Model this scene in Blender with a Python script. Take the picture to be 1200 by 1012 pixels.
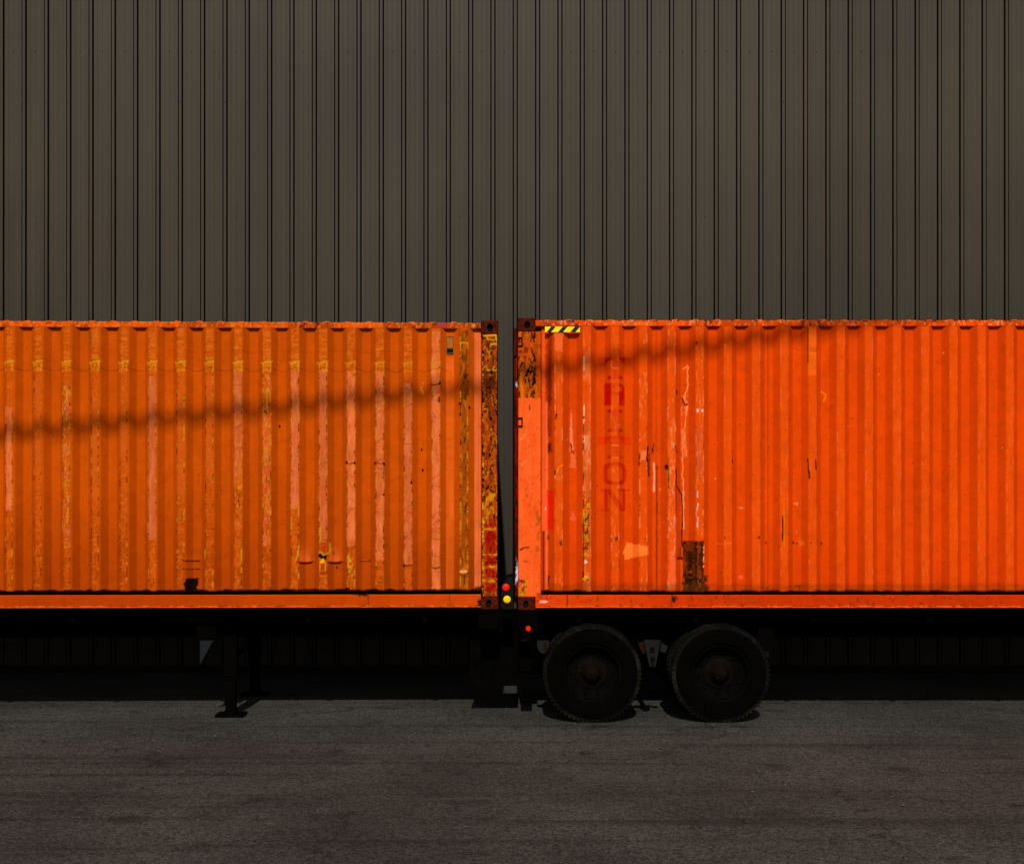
import bpy, bmesh, math, random
import numpy as np
from mathutils import Vector, Matrix
random.seed(4)
for o in list(bpy.data.objects): bpy.data.objects.remove(o)
scene = bpy.context.scene
COL = scene.collection
R = math.radians

# ------------------------------------------------------------------ camera, sky, sun, exposure
D0 = 13.0; HC = 2.236; HZ = 590.0
cd = bpy.data.cameras.new('camera'); cam = bpy.data.objects.new('camera', cd); COL.objects.link(cam)
cam.location = (0, -D0, HC); cam.rotation_euler = (R(90), 0, 0)
cd.sensor_width = 36; cd.lens = 45; cd.shift_y = (HZ - 506) / 1200
cd.clip_start = 0.1; cd.clip_end = 2000
scene.camera = cam

SUN_EL = 37.0
TAZ = 0.020                        # sun is almost straight behind the camera, a touch to its left
to_sun = Vector((-TAZ, -1, math.tan(R(SUN_EL)))).normalized()
w = bpy.data.worlds.new('World'); scene.world = w; w.use_nodes = True
nt = w.node_tree; nt.nodes.clear()
sky = nt.nodes.new('ShaderNodeTexSky'); sky.sky_type = 'NISHITA'; sky.sun_disc = False
sky.sun_elevation = R(SUN_EL); sky.sun_rotation = math.atan2(to_sun.x, to_sun.y)
sky.air_density = 1.0; sky.dust_density = 4.0; sky.ozone_density = 1.0
bg = nt.nodes.new('ShaderNodeBackground'); bg.inputs[1].default_value = 0.05
wo = nt.nodes.new('ShaderNodeOutputWorld')
nt.links.new(sky.outputs[0], bg.inputs[0]); nt.links.new(bg.outputs[0], wo.inputs[0])
sd = bpy.data.lights.new('sun', 'SUN'); sd.energy = 3.65; sd.angle = R(0.53); sd.color = (1.0, 0.95, 0.86)
sun = bpy.data.objects.new('sun', sd); COL.objects.link(sun)
sun.rotation_euler = to_sun.to_track_quat('Z', 'Y').to_euler()
scene.view_settings.view_transform = 'Standard'; scene.view_settings.look = 'None'
scene.view_settings.exposure = 0.0; scene.view_settings.gamma = 1.0
scene.view_settings.use_curve_mapping = False

# ------------------------------------------------------------------ helpers
K = 1.22                                        # sunlit display value -> own colour
def lin(c):
    c = np.asarray(c, float) / 255.0
    return np.where(c <= 0.04045, c / 12.92, ((c + 0.055) / 1.055) ** 2.4)
def S(r, g, b): return np.clip(lin((r, g, b)) / K, 0.0004, 0.86)

def mat(name, base=(0.5, 0.5, 0.5), rough=0.6, metal=0.0, noise=0.25, nscale=6.0, bump=0.0, bscale=60.0,
        vcol=False, dust=None, dust_amt=0.0, spec=0.08, stretch=(1, 1, 1)):
    m = bpy.data.materials.new(name); m.use_nodes = True
    n = m.node_tree; p = n.nodes['Principled BSDF']
    p.inputs['Roughness'].default_value = rough; p.inputs['Metallic'].default_value = metal
    p.inputs['Specular IOR Level'].default_value = spec
    tc = n.nodes.new('ShaderNodeTexCoord')
    mp = n.nodes.new('ShaderNodeMapping'); mp.inputs['Scale'].default_value = stretch
    n.links.new(tc.outputs['Object'], mp.inputs[0])
    nz = n.nodes.new('ShaderNodeTexNoise'); nz.inputs['Scale'].default_value = nscale
    nz.inputs['Detail'].default_value = 8; nz.inputs['Roughness'].default_value = 0.65
    n.links.new(mp.outputs[0], nz.inputs['Vector'])
    mr = n.nodes.new('ShaderNodeMapRange'); mr.inputs[1].default_value = 0.3; mr.inputs[2].default_value = 0.7
    mr.inputs[3].default_value = 1 - noise; mr.inputs[4].default_value = 1 + noise
    n.links.new(nz.outputs[0], mr.inputs[0])
    mx = n.nodes.new('ShaderNodeMix'); mx.data_type = 'RGBA'; mx.blend_type = 'MULTIPLY'; mx.inputs[0].default_value = 1
    if vcol:
        at = n.nodes.new('ShaderNodeAttribute'); at.attribute_name = 'paint'
        n.links.new(at.outputs['Color'], mx.inputs[6])
    else:
        mx.inputs[6].default_value = (*base, 1)
    n.links.new(mr.outputs[0], mx.inputs[7])
    out = mx.outputs[2]
    if dust is not None:
        n2 = n.nodes.new('ShaderNodeTexNoise'); n2.inputs['Scale'].default_value = nscale * 2.3; n2.inputs['Detail'].default_value = 10
        n2.inputs['Roughness'].default_value = 0.7
        n.links.new(tc.outputs['Object'], n2.inputs['Vector'])
        r2 = n.nodes.new('ShaderNodeMapRange'); r2.inputs[1].default_value = 0.5; r2.inputs[2].default_value = 0.75
        r2.inputs[4].default_value = dust_amt
        n.links.new(n2.outputs[0], r2.inputs[0])
        m2 = n.nodes.new('ShaderNodeMix'); m2.data_type = 'RGBA'
        n.links.new(r2.outputs[0], m2.inputs[0]); n.links.new(out, m2.inputs[6]); m2.inputs[7].default_value = (*dust, 1)
        out = m2.outputs[2]
    n.links.new(out, p.inputs['Base Color'])
    rr = n.nodes.new('ShaderNodeMapRange'); rr.inputs[3].default_value = max(0.05, rough - 0.12); rr.inputs[4].default_value = min(1, rough + 0.12)
    n.links.new(nz.outputs[0], rr.inputs[0]); n.links.new(rr.outputs[0], p.inputs['Roughness'])
    if bump > 0:
        b = n.nodes.new('ShaderNodeBump'); b.inputs['Strength'].default_value = bump; b.inputs['Distance'].default_value = 0.004
        bn = n.nodes.new('ShaderNodeTexNoise'); bn.inputs['Scale'].default_value = bscale; bn.inputs['Detail'].default_value = 5
        n.links.new(tc.outputs['Object'], bn.inputs['Vector'])
        n.links.new(bn.outputs[0], b.inputs['Height']); n.links.new(b.outputs[0], p.inputs['Normal'])
    return m

M = {}
M['paint'] = mat('container_paint', vcol=True, rough=0.75, noise=0.10, nscale=9, bump=0.35, bscale=25, spec=0.02)
M['rust_trim'] = mat('rusty_orange_trim', S(150, 60, 8), 0.75, noise=0.5, nscale=9, bump=0.4, bscale=40, dust=tuple(S(70, 22, 8)), dust_amt=0.8, spec=0.2)
M['casting'] = mat('rusty_casting', S(66, 15, 4), 0.8, noise=0.6, nscale=16, bump=0.8, bscale=60, dust=tuple(S(140, 50, 6)), dust_amt=0.6, spec=0.05)
M['hole'] = mat('casting_cavity', (0.004, 0.002, 0.001), 0.9, spec=0.1)
M['roofp'] = mat('roof_paint', S(225, 80, 10), 0.6, noise=0.25, nscale=5, dust=tuple(S(120, 45, 10)), dust_amt=0.5)
M['chassis'] = mat('black_chassis_paint', (0.0012, 0.0011, 0.001), 0.9, noise=0.4, nscale=7, spec=0.01, dust=(0.004, 0.0028, 0.002), dust_amt=0.5)
M['rubber'] = mat('tyre_rubber', (0.0011, 0.001, 0.0009), 0.92, noise=0.4, nscale=9, spec=0.01, dust=(0.0035, 0.003, 0.002), dust_amt=0.5)
M['tread'] = mat('dusty_sunlit_tread', (0.004, 0.0035, 0.0028), 0.9, noise=0.6, nscale=1.6, spec=0.03, dust=(0.03, 0.025, 0.016), dust_amt=0.7)  # pale blotches are dust and painted-in sunlit glints on the tread
M['rim'] = mat('grimy_black_rim', (0.0016, 0.0015, 0.0013), 0.85, noise=0.5, nscale=12, spec=0.02, dust=(0.006, 0.004, 0.0025), dust_amt=0.5)
M['hubrust'] = mat('rusty_hub', (0.0035, 0.0022, 0.0013), 0.8, noise=0.6, nscale=25, spec=0.03)
M['greysteel'] = mat('worn_grey_steel', (0.0055, 0.0065, 0.007), 0.6, noise=0.5, nscale=20, dust=(0.014, 0.008, 0.004), dust_amt=0.6, spec=0.08)
M['litgap'] = mat('lit_gap_grey', (0.008, 0.0095, 0.0115), 0.6, noise=0.2, nscale=10)
M['rustbit'] = mat('rust_brown_steel', (0.012, 0.005, 0.002), 0.8, noise=0.6, nscale=20, spec=0.03)
M['red'] = mat('red_reflector', S(235, 30, 8), 0.35, noise=0.08, nscale=40)
M['amber'] = mat('yellow_reflector', S(255, 205, 30), 0.35, noise=0.08, nscale=40)
M['plate'] = mat('data_plate_metal', S(165, 100, 30), 0.5, noise=0.3, nscale=30, metal=0.0, dust=tuple(S(90, 50, 12)), dust_amt=0.6)
M['dark'] = mat('grime_black', (0.006, 0.004, 0.003), 0.9, spec=0.1)
M['wood'] = mat('weathered_pole', (0.10, 0.07, 0.05), 0.85, noise=0.4, nscale=8, stretch=(6, 6, 0.5))
M['cable'] = mat('black_cable', (0.015, 0.015, 0.015), 0.6)

def mesh_obj(name, verts, faces, material, parent=None, smooth=False):
    me = bpy.data.meshes.new(name); me.from_pydata([tuple(v) for v in verts], [], faces); me.update()
    if isinstance(material, (list, tuple)):
        for m_ in material: me.materials.append(m_)
    else: me.materials.append(material)
    o = bpy.data.objects.new(name, me); COL.objects.link(o)
    if parent is not None: o.parent = parent
    if smooth: me.polygons.foreach_set('use_smooth', [True] * len(me.polygons))
    return o

def bm_obj(name, bm, material, parent=None, smooth=False):
    me = bpy.data.meshes.new(name); bmesh.ops.recalc_face_normals(bm, faces=bm.faces); bm.to_mesh(me); bm.free()
    for m_ in (material if isinstance(material, (list, tuple)) else [material]): me.materials.append(m_)
    o = bpy.data.objects.new(name, me); COL.objects.link(o)
    if parent is not None: o.parent = parent
    if smooth: me.polygons.foreach_set('use_smooth', [True] * len(me.polygons))
    return o

def add_box(bm, x0, x1, y0, y1, z0, z1, bev=0.004, mi=0):
    r = bmesh.ops.create_cube(bm, size=1.0)
    for v in r['verts']:
        v.co = Vector(((x0 + x1) / 2 + v.co.x * (x1 - x0), (y0 + y1) / 2 + v.co.y * (y1 - y0), (z0 + z1) / 2 + v.co.z * (z1 - z0)))
    fs = list({f for v in r['verts'] for f in v.link_faces})
    for f in fs: f.material_index = mi
    if bev > 0:
        es = list({e for v in r['verts'] for e in v.link_edges})
        bmesh.ops.bevel(bm, geom=es, offset=bev, segments=1, affect='EDGES')
    return fs

def add_cyl(bm, p0, p1, r0, r1=None, seg=20, mi=0, caps=True):
    r1 = r0 if r1 is None else r1
    p0 = Vector(p0); p1 = Vector(p1); d = (p1 - p0)
    q = d.normalized().to_track_quat('Z', 'Y').to_matrix()
    a = []; b = []
    for i in range(seg):
        t = 2 * math.pi * i / seg
        u = q @ Vector((math.cos(t), math.sin(t), 0))
        a.append(bm.verts.new(p0 + u * r0)); b.append(bm.verts.new(p1 + u * r1))
    for i in range(seg):
        f = bm.faces.new((a[i], a[(i + 1) % seg], b[(i + 1) % seg], b[i])); f.material_index = mi; f.smooth = True
    if caps:
        bm.faces.new(a[::-1]).material_index = mi; bm.faces.new(b).material_index = mi

def add_prism_y(bm, pts, y0, y1, mi=0, bev=0.0):
    a = [bm.verts.new((x, y0, z)) for x, z in pts]; b = [bm.verts.new((x, y1, z)) for x, z in pts]
    n = len(pts); fs = [bm.faces.new(a), bm.faces.new(b[::-1])]
    for i in range(n): fs.append(bm.faces.new((a[i], b[i], b[(i + 1) % n], a[(i + 1) % n])))
    for f in fs: f.material_index = mi
    if bev: bmesh.ops.bevel(bm, geom=list({e for f in fs for e in f.edges}), offset=bev, segments=1, affect='EDGES')

def lathe_y(bm, prof, cx, cz, seg=64, mi=0, mis=None, wob=None):
    rings = []
    for (r, y) in prof:
        ring = []
        for i in range(seg):
            t = 2 * math.pi * i / seg
            ring.append(bm.verts.new((cx + r * math.cos(t), y, cz + r * math.sin(t))))
        rings.append(ring)
    for k in range(len(prof) - 1):
        for i in range(seg):
            f = bm.faces.new((rings[k][i], rings[k][(i + 1) % seg], rings[k + 1][(i + 1) % seg], rings[k + 1][i]))
            f.material_index = mis[k] if mis else mi; f.smooth = True
    return rings

def empty(name, loc=(0, 0, 0), rz=0, parent=None):
    o = bpy.data.objects.new(name, None); o.location = loc; o.rotation_euler = (0, 0, rz); o.empty_display_size = 0.3
    COL.objects.link(o)
    if parent is not None: o.parent = parent
    return o
def tag(o, label=None, cat=None, group=None, kind=None):
    if label: o['label'] = label
    if cat: o['category'] = cat
    if group: o['group'] = group
    if kind: o['kind'] = kind
    return o

# numpy value noise ---------------------------------------------------------
def vnoise(x, y, seed=0):
    rs = np.random.RandomState(int(abs(seed * 7 + 11)) % 1000003); tab = rs.rand(256, 256)
    xi = np.floor(x).astype(int); yi = np.floor(y).astype(int); fx = x - xi; fy = y - yi
    fx = fx * fx * (3 - 2 * fx); fy = fy * fy * (3 - 2 * fy)
    g = lambda i, j: tab[i & 255, j & 255]
    return (g(xi, yi) * (1 - fx) + g(xi + 1, yi) * fx) * (1 - fy) + (g(xi, yi + 1) * (1 - fx) + g(xi + 1, yi + 1) * fx) * fy
def fbm(x, y, seed=0, o=4):
    s = 0; a = 1; t = 0
    for k in range(o):
        s = s + a * vnoise(x * 2 ** k, y * 2 ** k, seed + 31 * k); t += a; a *= 0.55
    return s / t
def sm(a, b, v): t = np.clip((v - a) / (b - a), 0, 1); return t * t * (3 - 2 * t)

BIG = (-1e9, 1e9, -1e9, 1e9)
class Lazy:
    """a mask that is only evaluated inside its bounding box"""
    __array_ufunc__ = None
    def __init__(s, f, bb=BIG): s.f = f; s.bb = bb
    @staticmethod
    def of(v): return v if isinstance(v, Lazy) else (Lazy(lambda sl: v[sl]) if isinstance(v, np.ndarray) else Lazy(lambda sl: v))
    def _op(a, b, op, bb): return Lazy(lambda sl: op(a.f(sl), b.f(sl)), bb)
    def __mul__(a, b):
        b = Lazy.of(b); A, B = a.bb, b.bb
        return a._op(b, lambda p, q: p * q, (max(A[0], B[0]), min(A[1], B[1]), max(A[2], B[2]), min(A[3], B[3])))
    __rmul__ = __mul__
    def __add__(a, b):
        isn = not isinstance(b, Lazy); b = Lazy.of(b); A, B = a.bb, b.bb
        return a._op(b, lambda p, q: p + q, BIG if isn else (min(A[0], B[0]), max(A[1], B[1]), min(A[2], B[2]), max(A[3], B[3])))
    __radd__ = __add__
    def __rsub__(a, b): return Lazy.of(b)._op(a, lambda p, q: p - q, BIG)
class Canvas:
    """own colours of a painted steel surface, addressed in photo pixels (1 px = 8.7 mm on the container)"""
    def __init__(s, PX, PY, base, seed=0):
        s.x = PX; s.y = PY; s.seed = seed; s.xs = PX[0]; s.ys = PY[:, 0]
        s.c = np.ones(PX.shape + (3,)) * np.asarray(base)
    def slc(s, bb):
        a = np.nonzero((s.xs >= bb[0]) & (s.xs <= bb[1]))[0]; b = np.nonzero((s.ys >= bb[2]) & (s.ys <= bb[3]))[0]
        return None if len(a) == 0 or len(b) == 0 else (slice(b[0], b[-1] + 1), slice(a[0], a[-1] + 1))
    def full(s, m):
        o = np.zeros(s.x.shape); sl = s.slc(m.bb)
        if sl is not None: o[sl] = m.f(sl)
        return o
    def mix(s, m, col):
        m = Lazy.of(m); sl = s.slc(m.bb)
        if sl is None: return
        v = np.clip(m.f(sl), 0, 1)[..., None]; s.c[sl] = s.c[sl] * (1 - v) + np.asarray(col) * v
    def rect(s, x0, x1, y0, y1, soft=0.7, rag=0.0, fr=0.25):
        def f(sl):
            x, y = s.x[sl], s.y[sl]
            n = (fbm(x * fr, y * fr, s.seed + int(x0 * 7 + y0)) - 0.5) * 2 * rag if rag else 0
            return sm(-soft, soft, np.minimum(np.minimum(x - x0, x1 - x) + n, np.minimum(y - y0, y1 - y) + n))
        g = soft + rag
        return Lazy(f, (x0 - g, x1 + g, y0 - g, y1 + g))
    def noise(s, fx, fy, seed, lo, hi, o=4): return Lazy(lambda sl: sm(lo, hi, fbm(s.x[sl] * fx, s.y[sl] * fy, s.seed + seed, o)))
    def line(s, pts, wd=0.9, rag=0.4):
        def f(sl):
            x, y = s.x[sl], s.y[sl]; best = np.full(x.shape, 1e9)
            jx = x + (vnoise(x * .3, y * .3, 5) - .5) * 2 * rag
            wv = wd * (0.35 + 1.0 * vnoise(x * .21, y * .21, 15))
            for (ax, ay), (bx, by) in zip(pts[:-1], pts[1:]):
                L = (bx - ax) ** 2 + (by - ay) ** 2 + 1e-9
                t = np.clip(((jx - ax) * (bx - ax) + (y - ay) * (by - ay)) / L, 0, 1)
                best = np.minimum(best, np.hypot(jx - ax - t * (bx - ax), y - ay - t * (by - ay)))
            return 1 - sm(wv * 0.5, wv * 0.5 + 0.8, best)
        g = wd + 2 + rag; X = [p[0] for p in pts]; Y = [p[1] for p in pts]
        return Lazy(f, (min(X) - g, max(X) + g, min(Y) - g, max(Y) + g))
    def poly(s, pts, soft=0.6, rag=0.5):
        def f(sl):
            x, y = s.x[sl], s.y[sl]; n = (vnoise(x * .4, y * .4, 9) - .5) * 2 * rag; d = np.full(x.shape, 1e9)
            for i in range(len(pts)):
                ax, ay = pts[i]; bx, by = pts[(i + 1) % len(pts)]; L = math.hypot(bx - ax, by - ay)
                d = np.minimum(d, ((bx - ax) * (y - ay) - (by - ay) * (x - ax)) / L)
            return sm(-soft, soft, d + n)
        g = soft + rag + 1; X = [p[0] for p in pts]; Y = [p[1] for p in pts]
        return Lazy(f, (min(X) - g, max(X) + g, min(Y) - g, max(Y) + g))
    def spot(s, x, y, rx, ry, rag=0.3):
        def f(sl):
            X, Y = s.x[sl], s.y[sl]; n = (vnoise(X * .5, Y * .5, 3) - .5) * 2 * rag
            return 1 - sm(0.7, 1.2, np.hypot((X - x) / rx, (Y - y) / ry) + n)
        k = 1.25 + rag
        return Lazy(f, (x - rx * k, x + rx * k, y - ry * k, y + ry * k))

PINK = S(226, 110, 56); YEL = S(205, 142, 22); RUST = S(120, 45, 10); OBR = S(188, 84, 12); DARK = S(38, 14, 6); RED = S(170, 14, 8)

def grid_mesh(name, X, Y, Z, C, material, parent, extra=None):
    """X,Y,Z arrays (rows, cols); C colours; builds one mesh with a 'paint' colour attribute"""
    r, c = X.shape; n = r * c
    co = np.stack([X, Y, Z], -1).reshape(-1, 3).astype(np.float32)
    col = np.concatenate([C.reshape(-1, 3), np.ones((n, 1))], 1)
    idx = np.arange(n).reshape(r, c)
    q = np.stack([idx[:-1, :-1], idx[:-1, 1:], idx[1:, 1:], idx[1:, :-1]], -1).reshape(-1, 4)
    if extra:
        ev, ef, ec = extra
        q = np.concatenate([q, np.asarray(ef) + n]) if len(ef) else q
        co = np.concatenate([co, np.asarray(ev, np.float32)]); col = np.concatenate([col, np.concatenate([np.asarray(ec), np.ones((len(ev), 1))], 1)])
    me = bpy.data.meshes.new(name); me.vertices.add(len(co)); me.vertices.foreach_set('co', co.ravel())
    me.loops.add(q.size); me.polygons.add(len(q)); me.loops.foreach_set('vertex_index', q.ravel().astype(np.int32))
    me.polygons.foreach_set('loop_start', np.arange(0, q.size, 4, dtype=np.int32))
    me.update(calc_edges=True); me.validate()
    a = me.color_attributes.new('paint', 'FLOAT_COLOR', 'POINT'); a.data.foreach_set('color', col.astype(np.float32).ravel())
    me.materials.append(material)
    o = bpy.data.objects.new(name, me); COL.objects.link(o); o.parent = parent
    return o

def painted_bar(name, x0, x1, y0, y1, z0, z1, fx, fy, paint, parent, step=0.0085, ch=0.006, disp=None):
    """box whose camera side is a fine painted grid with chamfered edges"""
    xs = np.unique(np.concatenate([np.linspace(x0 + ch, x1 - ch, max(2, int((x1 - x0) / step)))]))
    zs = np.linspace(z0 + ch, z1 - ch, max(2, int((z1 - z0) / step)))
    xs = np.concatenate([[x0], xs, [x1]]); zs = np.concatenate([[z0], zs, [z1]])
    X, Z = np.meshgrid(xs, zs); Y = np.full(X.shape, y0)
    e = (np.minimum(np.minimum(X - x0, x1 - X), np.minimum(Z - z0, z1 - Z)) < 1e-6)
    Y[e] += ch
    PX = fx(X); PY = fy(Z)
    if disp is not None: Y = Y + disp(PX, PY) * (~e)
    C = paint(PX, PY)
    v = [(x0, y0 + ch, z0), (x1, y0 + ch, z0), (x1, y0 + ch, z1), (x0, y0 + ch, z1), (x0, y1, z0), (x1, y1, z0), (x1, y1, z1), (x0, y1, z1)]
    f = [(0, 4, 5, 1), (3, 2, 6, 7), (0, 3, 7, 4), (1, 5, 6, 2), (4, 7, 6, 5)]
    mc = C.reshape(-1, 3).mean(0) * 0.8
    return grid_mesh(name, X, Y, Z, C, M['paint'], parent, (v, f, [mc] * 8))

# ------------------------------------------------------------------ ground
def ground():
    m = bpy.data.materials.new('yard_asphalt'); m.use_nodes = True; n = m.node_tree; p = n.nodes['Principled BSDF']
    p.inputs['Roughness'].default_value = 0.85; p.inputs['Specular IOR Level'].default_value = 0.2
    tc = n.nodes.new('ShaderNodeTexCoord')
    n1 = n.nodes.new('ShaderNodeTexNoise'); n1.inputs['Scale'].default_value = 0.5; n1.inputs['Detail'].default_value = 10; n1.inputs['Roughness'].default_value = 0.62
    n2 = n.nodes.new('ShaderNodeTexNoise'); n2.inputs['Scale'].default_value = 75; n2.inputs['Detail'].default_value = 3
    n3 = n.nodes.new('ShaderNodeTexNoise'); n3.inputs['Scale'].default_value = 1.7; n3.inputs['Detail'].default_value = 6
    for k in (n1, n2, n3): n.links.new(tc.outputs['Object'], k.inputs['Vector'])
    cr = n.nodes.new('ShaderNodeValToRGB'); n.links.new(n1.outputs[0], cr.inputs[0])
    cr.color_ramp.elements[0].position = 0.32; cr.color_ramp.elements[0].color = (0.022, 0.021, 0.018, 1)
    cr.color_ramp.elements[1].position = 0.62; cr.color_ramp.elements[1].color = (0.045, 0.043, 0.037, 1)
    st = n.nodes.new('ShaderNodeMapRange'); st.inputs[1].default_value = 0.60; st.inputs[2].default_value = 0.72; st.inputs[3].default_value = 1; st.inputs[4].default_value = 0.45
    n.links.new(n3.outputs[0], st.inputs[0])
    gr = n.nodes.new('ShaderNodeMapRange'); gr.inputs[1].default_value = 0.3; gr.inputs[2].default_value = 0.7; gr.inputs[3].default_value = 0.35; gr.inputs[4].default_value = 1.7; n.links.new(n2.outputs[0], gr.inputs[0])
    mu = n.nodes.new('ShaderNodeMath'); mu.operation = 'MULTIPLY'; n.links.new(st.outputs[0], mu.inputs[0]); n.links.new(gr.outputs[0], mu.inputs[1])
    # expansion joints
    br = n.nodes.new('ShaderNodeTexBrick'); br.offset = 0.0; br.inputs['Scale'].default_value = 1.0
    br.inputs['Brick Width'].default_value = 4.5; br.inputs['Row Height'].default_value = 4.5; br.inputs['Mortar Size'].default_value = 0.012
    br.inputs['Color1'].default_value = (1, 1, 1, 1); br.inputs['Color2'].default_value = (.9, .9, .9, 1); br.inputs['Mortar'].default_value = (.12, .11, .1, 1)
    mp = n.nodes.new('ShaderNodeMapping'); mp.inputs['Location'].default_value = (1.3, 1.25, 0); n.links.new(tc.outputs['Object'], mp.inputs[0]); n.links.new(mp.outputs[0], br.inputs['Vector'])
    a = n.nodes.new('ShaderNodeMix'); a.data_type = 'RGBA'; a.blend_type = 'MULTIPLY'; a.inputs[0].default_value = 1
    b = n.nodes.new('ShaderNodeMix'); b.data_type = 'RGBA'; b.blend_type = 'MULTIPLY'; b.inputs[0].default_value = 1
    n.links.new(cr.outputs[0], a.inputs[6]); n.links.new(mu.outputs[0], a.inputs[7]); n.links.new(a.outputs[2], b.inputs[6]); n.links.new(br.outputs[0], b.inputs[7])
    # tyre marks along the lane, drips
    tm = n.nodes.new('ShaderNodeMapping'); tm.inputs['Scale'].default_value = (0.12, 2.6, 1); n.links.new(tc.outputs['Object'], tm.inputs[0])
    t1 = n.nodes.new('ShaderNodeTexNoise'); t1.inputs['Scale'].default_value = 1.3; t1.inputs['Detail'].default_value = 5; n.links.new(tm.outputs[0], t1.inputs['Vector'])
    t2 = n.nodes.new('ShaderNodeMapRange'); t2.inputs[1].default_value = 0.52; t2.inputs[2].default_value = 0.66; t2.inputs[3].default_value = 1; t2.inputs[4].default_value = 0.6; n.links.new(t1.outputs[0], t2.inputs[0])
    d1 = n.nodes.new('ShaderNodeTexNoise'); d1.inputs['Scale'].default_value = 6; d1.inputs['Detail'].default_value = 3; n.links.new(tc.outputs['Object'], d1.inputs['Vector'])
    d2 = n.nodes.new('ShaderNodeMapRange'); d2.inputs[1].default_value = 0.68; d2.inputs[2].default_value = 0.74; d2.inputs[3].default_value = 1; d2.inputs[4].default_value = 0.3; n.links.new(d1.outputs[0], d2.inputs[0])
    tt = n.nodes.new('ShaderNodeMath'); tt.operation = 'MULTIPLY'; n.links.new(t2.outputs[0], tt.inputs[0]); n.links.new(d2.outputs[0], tt.inputs[1])
    # coarse stones
    vs = n.nodes.new('ShaderNodeTexVoronoi'); vs.inputs['Scale'].default_value = 55; n.links.new(tc.outputs['Object'], vs.inputs['Vector'])
    sv = n.nodes.new('ShaderNodeSeparateColor'); n.links.new(vs.outputs['Color'], sv.inputs[0])
    vr = n.nodes.new('ShaderNodeMapRange'); vr.inputs[3].default_value = 0.4; vr.inputs[4].default_value = 1.7; n.links.new(sv.outputs[0], vr.inputs[0])
    tv = n.nodes.new('ShaderNodeMath'); tv.operation = 'MULTIPLY'; n.links.new(vr.outputs[0], tv.inputs[0]); n.links.new(tt.outputs[0], tv.inputs[1])
    a3 = n.nodes.new('ShaderNodeMix'); a3.data_type = 'RGBA'; a3.blend_type = 'MULTIPLY'; a3.inputs[0].default_value = 1
    n.links.new(a.outputs[2], a3.inputs[6]); n.links.new(tv.outputs[0], a3.inputs[7])
    # cracks
    vo = n.nodes.new('ShaderNodeTexVoronoi'); vo.feature = 'DISTANCE_TO_EDGE'; vo.inputs['Scale'].default_value = 0.22
    wn = n.nodes.new('ShaderNodeVectorMath'); wn.operation = 'ADD'; n.links.new(tc.outputs['Object'], wn.inputs[0])
    w2 = n.nodes.new('ShaderNodeTexNoise'); w2.inputs['Scale'].default_value = 2; w2.inputs['Detail'].default_value = 6; n.links.new(tc.outputs['Object'], w2.inputs['Vector'])
    n.links.new(w2.outputs[1], wn.inputs[1]); n.links.new(wn.outputs[0], vo.inputs['Vector'])
    ck = n.nodes.new('ShaderNodeMapRange'); ck.inputs[1].default_value = 0.002; ck.inputs[2].default_value = 0.006; ck.inputs[3].default_value = 0.62; ck.inputs[4].default_value = 1
    n.links.new(vo.outputs['Distance'], ck.inputs[0])
    c = n.nodes.new('ShaderNodeMix'); c.data_type = 'RGBA'; c.blend_type = 'MULTIPLY'; c.inputs[0].default_value = 1
    n.links.new(a3.outputs[2], c.inputs[6]); n.links.new(ck.outputs[0], c.inputs[7]); n.links.new(c.outputs[2], p.inputs['Base Color'])
    bp = n.nodes.new('ShaderNodeBump'); bp.inputs['Strength'].default_value = 0.35; bp.inputs['Distance'].default_value = 0.006
    n.links.new(vs.outputs['Distance'], bp.inputs['Height']); n.links.new(bp.outputs[0], p.inputs['Normal'])
    o = mesh_obj('ground', [(-300, -300, 0), (300, -300, 0), (300, 300, 0), (-300, 300, 0)], [(0, 1, 2, 3)], m)
    tag(o, kind='structure')
ground()
def grit():
    rs = random.Random(77); bm = bmesh.new()
    for k in range(900):
        x = rs.uniform(-7, 7); y = rs.uniform(-7, 3.6) if rs.random() < .7 else rs.gauss(-0.4, .5); r = rs.uniform(0.003, 0.011) * (2 if rs.random() < .04 else 1)
        v = [bm.verts.new((x + r * a * rs.uniform(.7, 1.3), y + r * b * rs.uniform(.7, 1.3), max(0.0015, r * .5 + r * .5 * c))) for a, b, c in ((1, 0, 0), (0, 1, 0), (-1, 0, 0), (0, -1, 0), (0.1, 0, 1))]
        for i in range(4): bm.faces.new((v[i], v[(i + 1) % 4], v[4]))
    tag(bm_obj('gravel', bm, mat('grit_stone', (0.07, 0.065, 0.055), 0.9, noise=.6, nscale=30)), 'loose grit scattered over the dark asphalt', 'gravel', kind='stuff')
grit()

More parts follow.
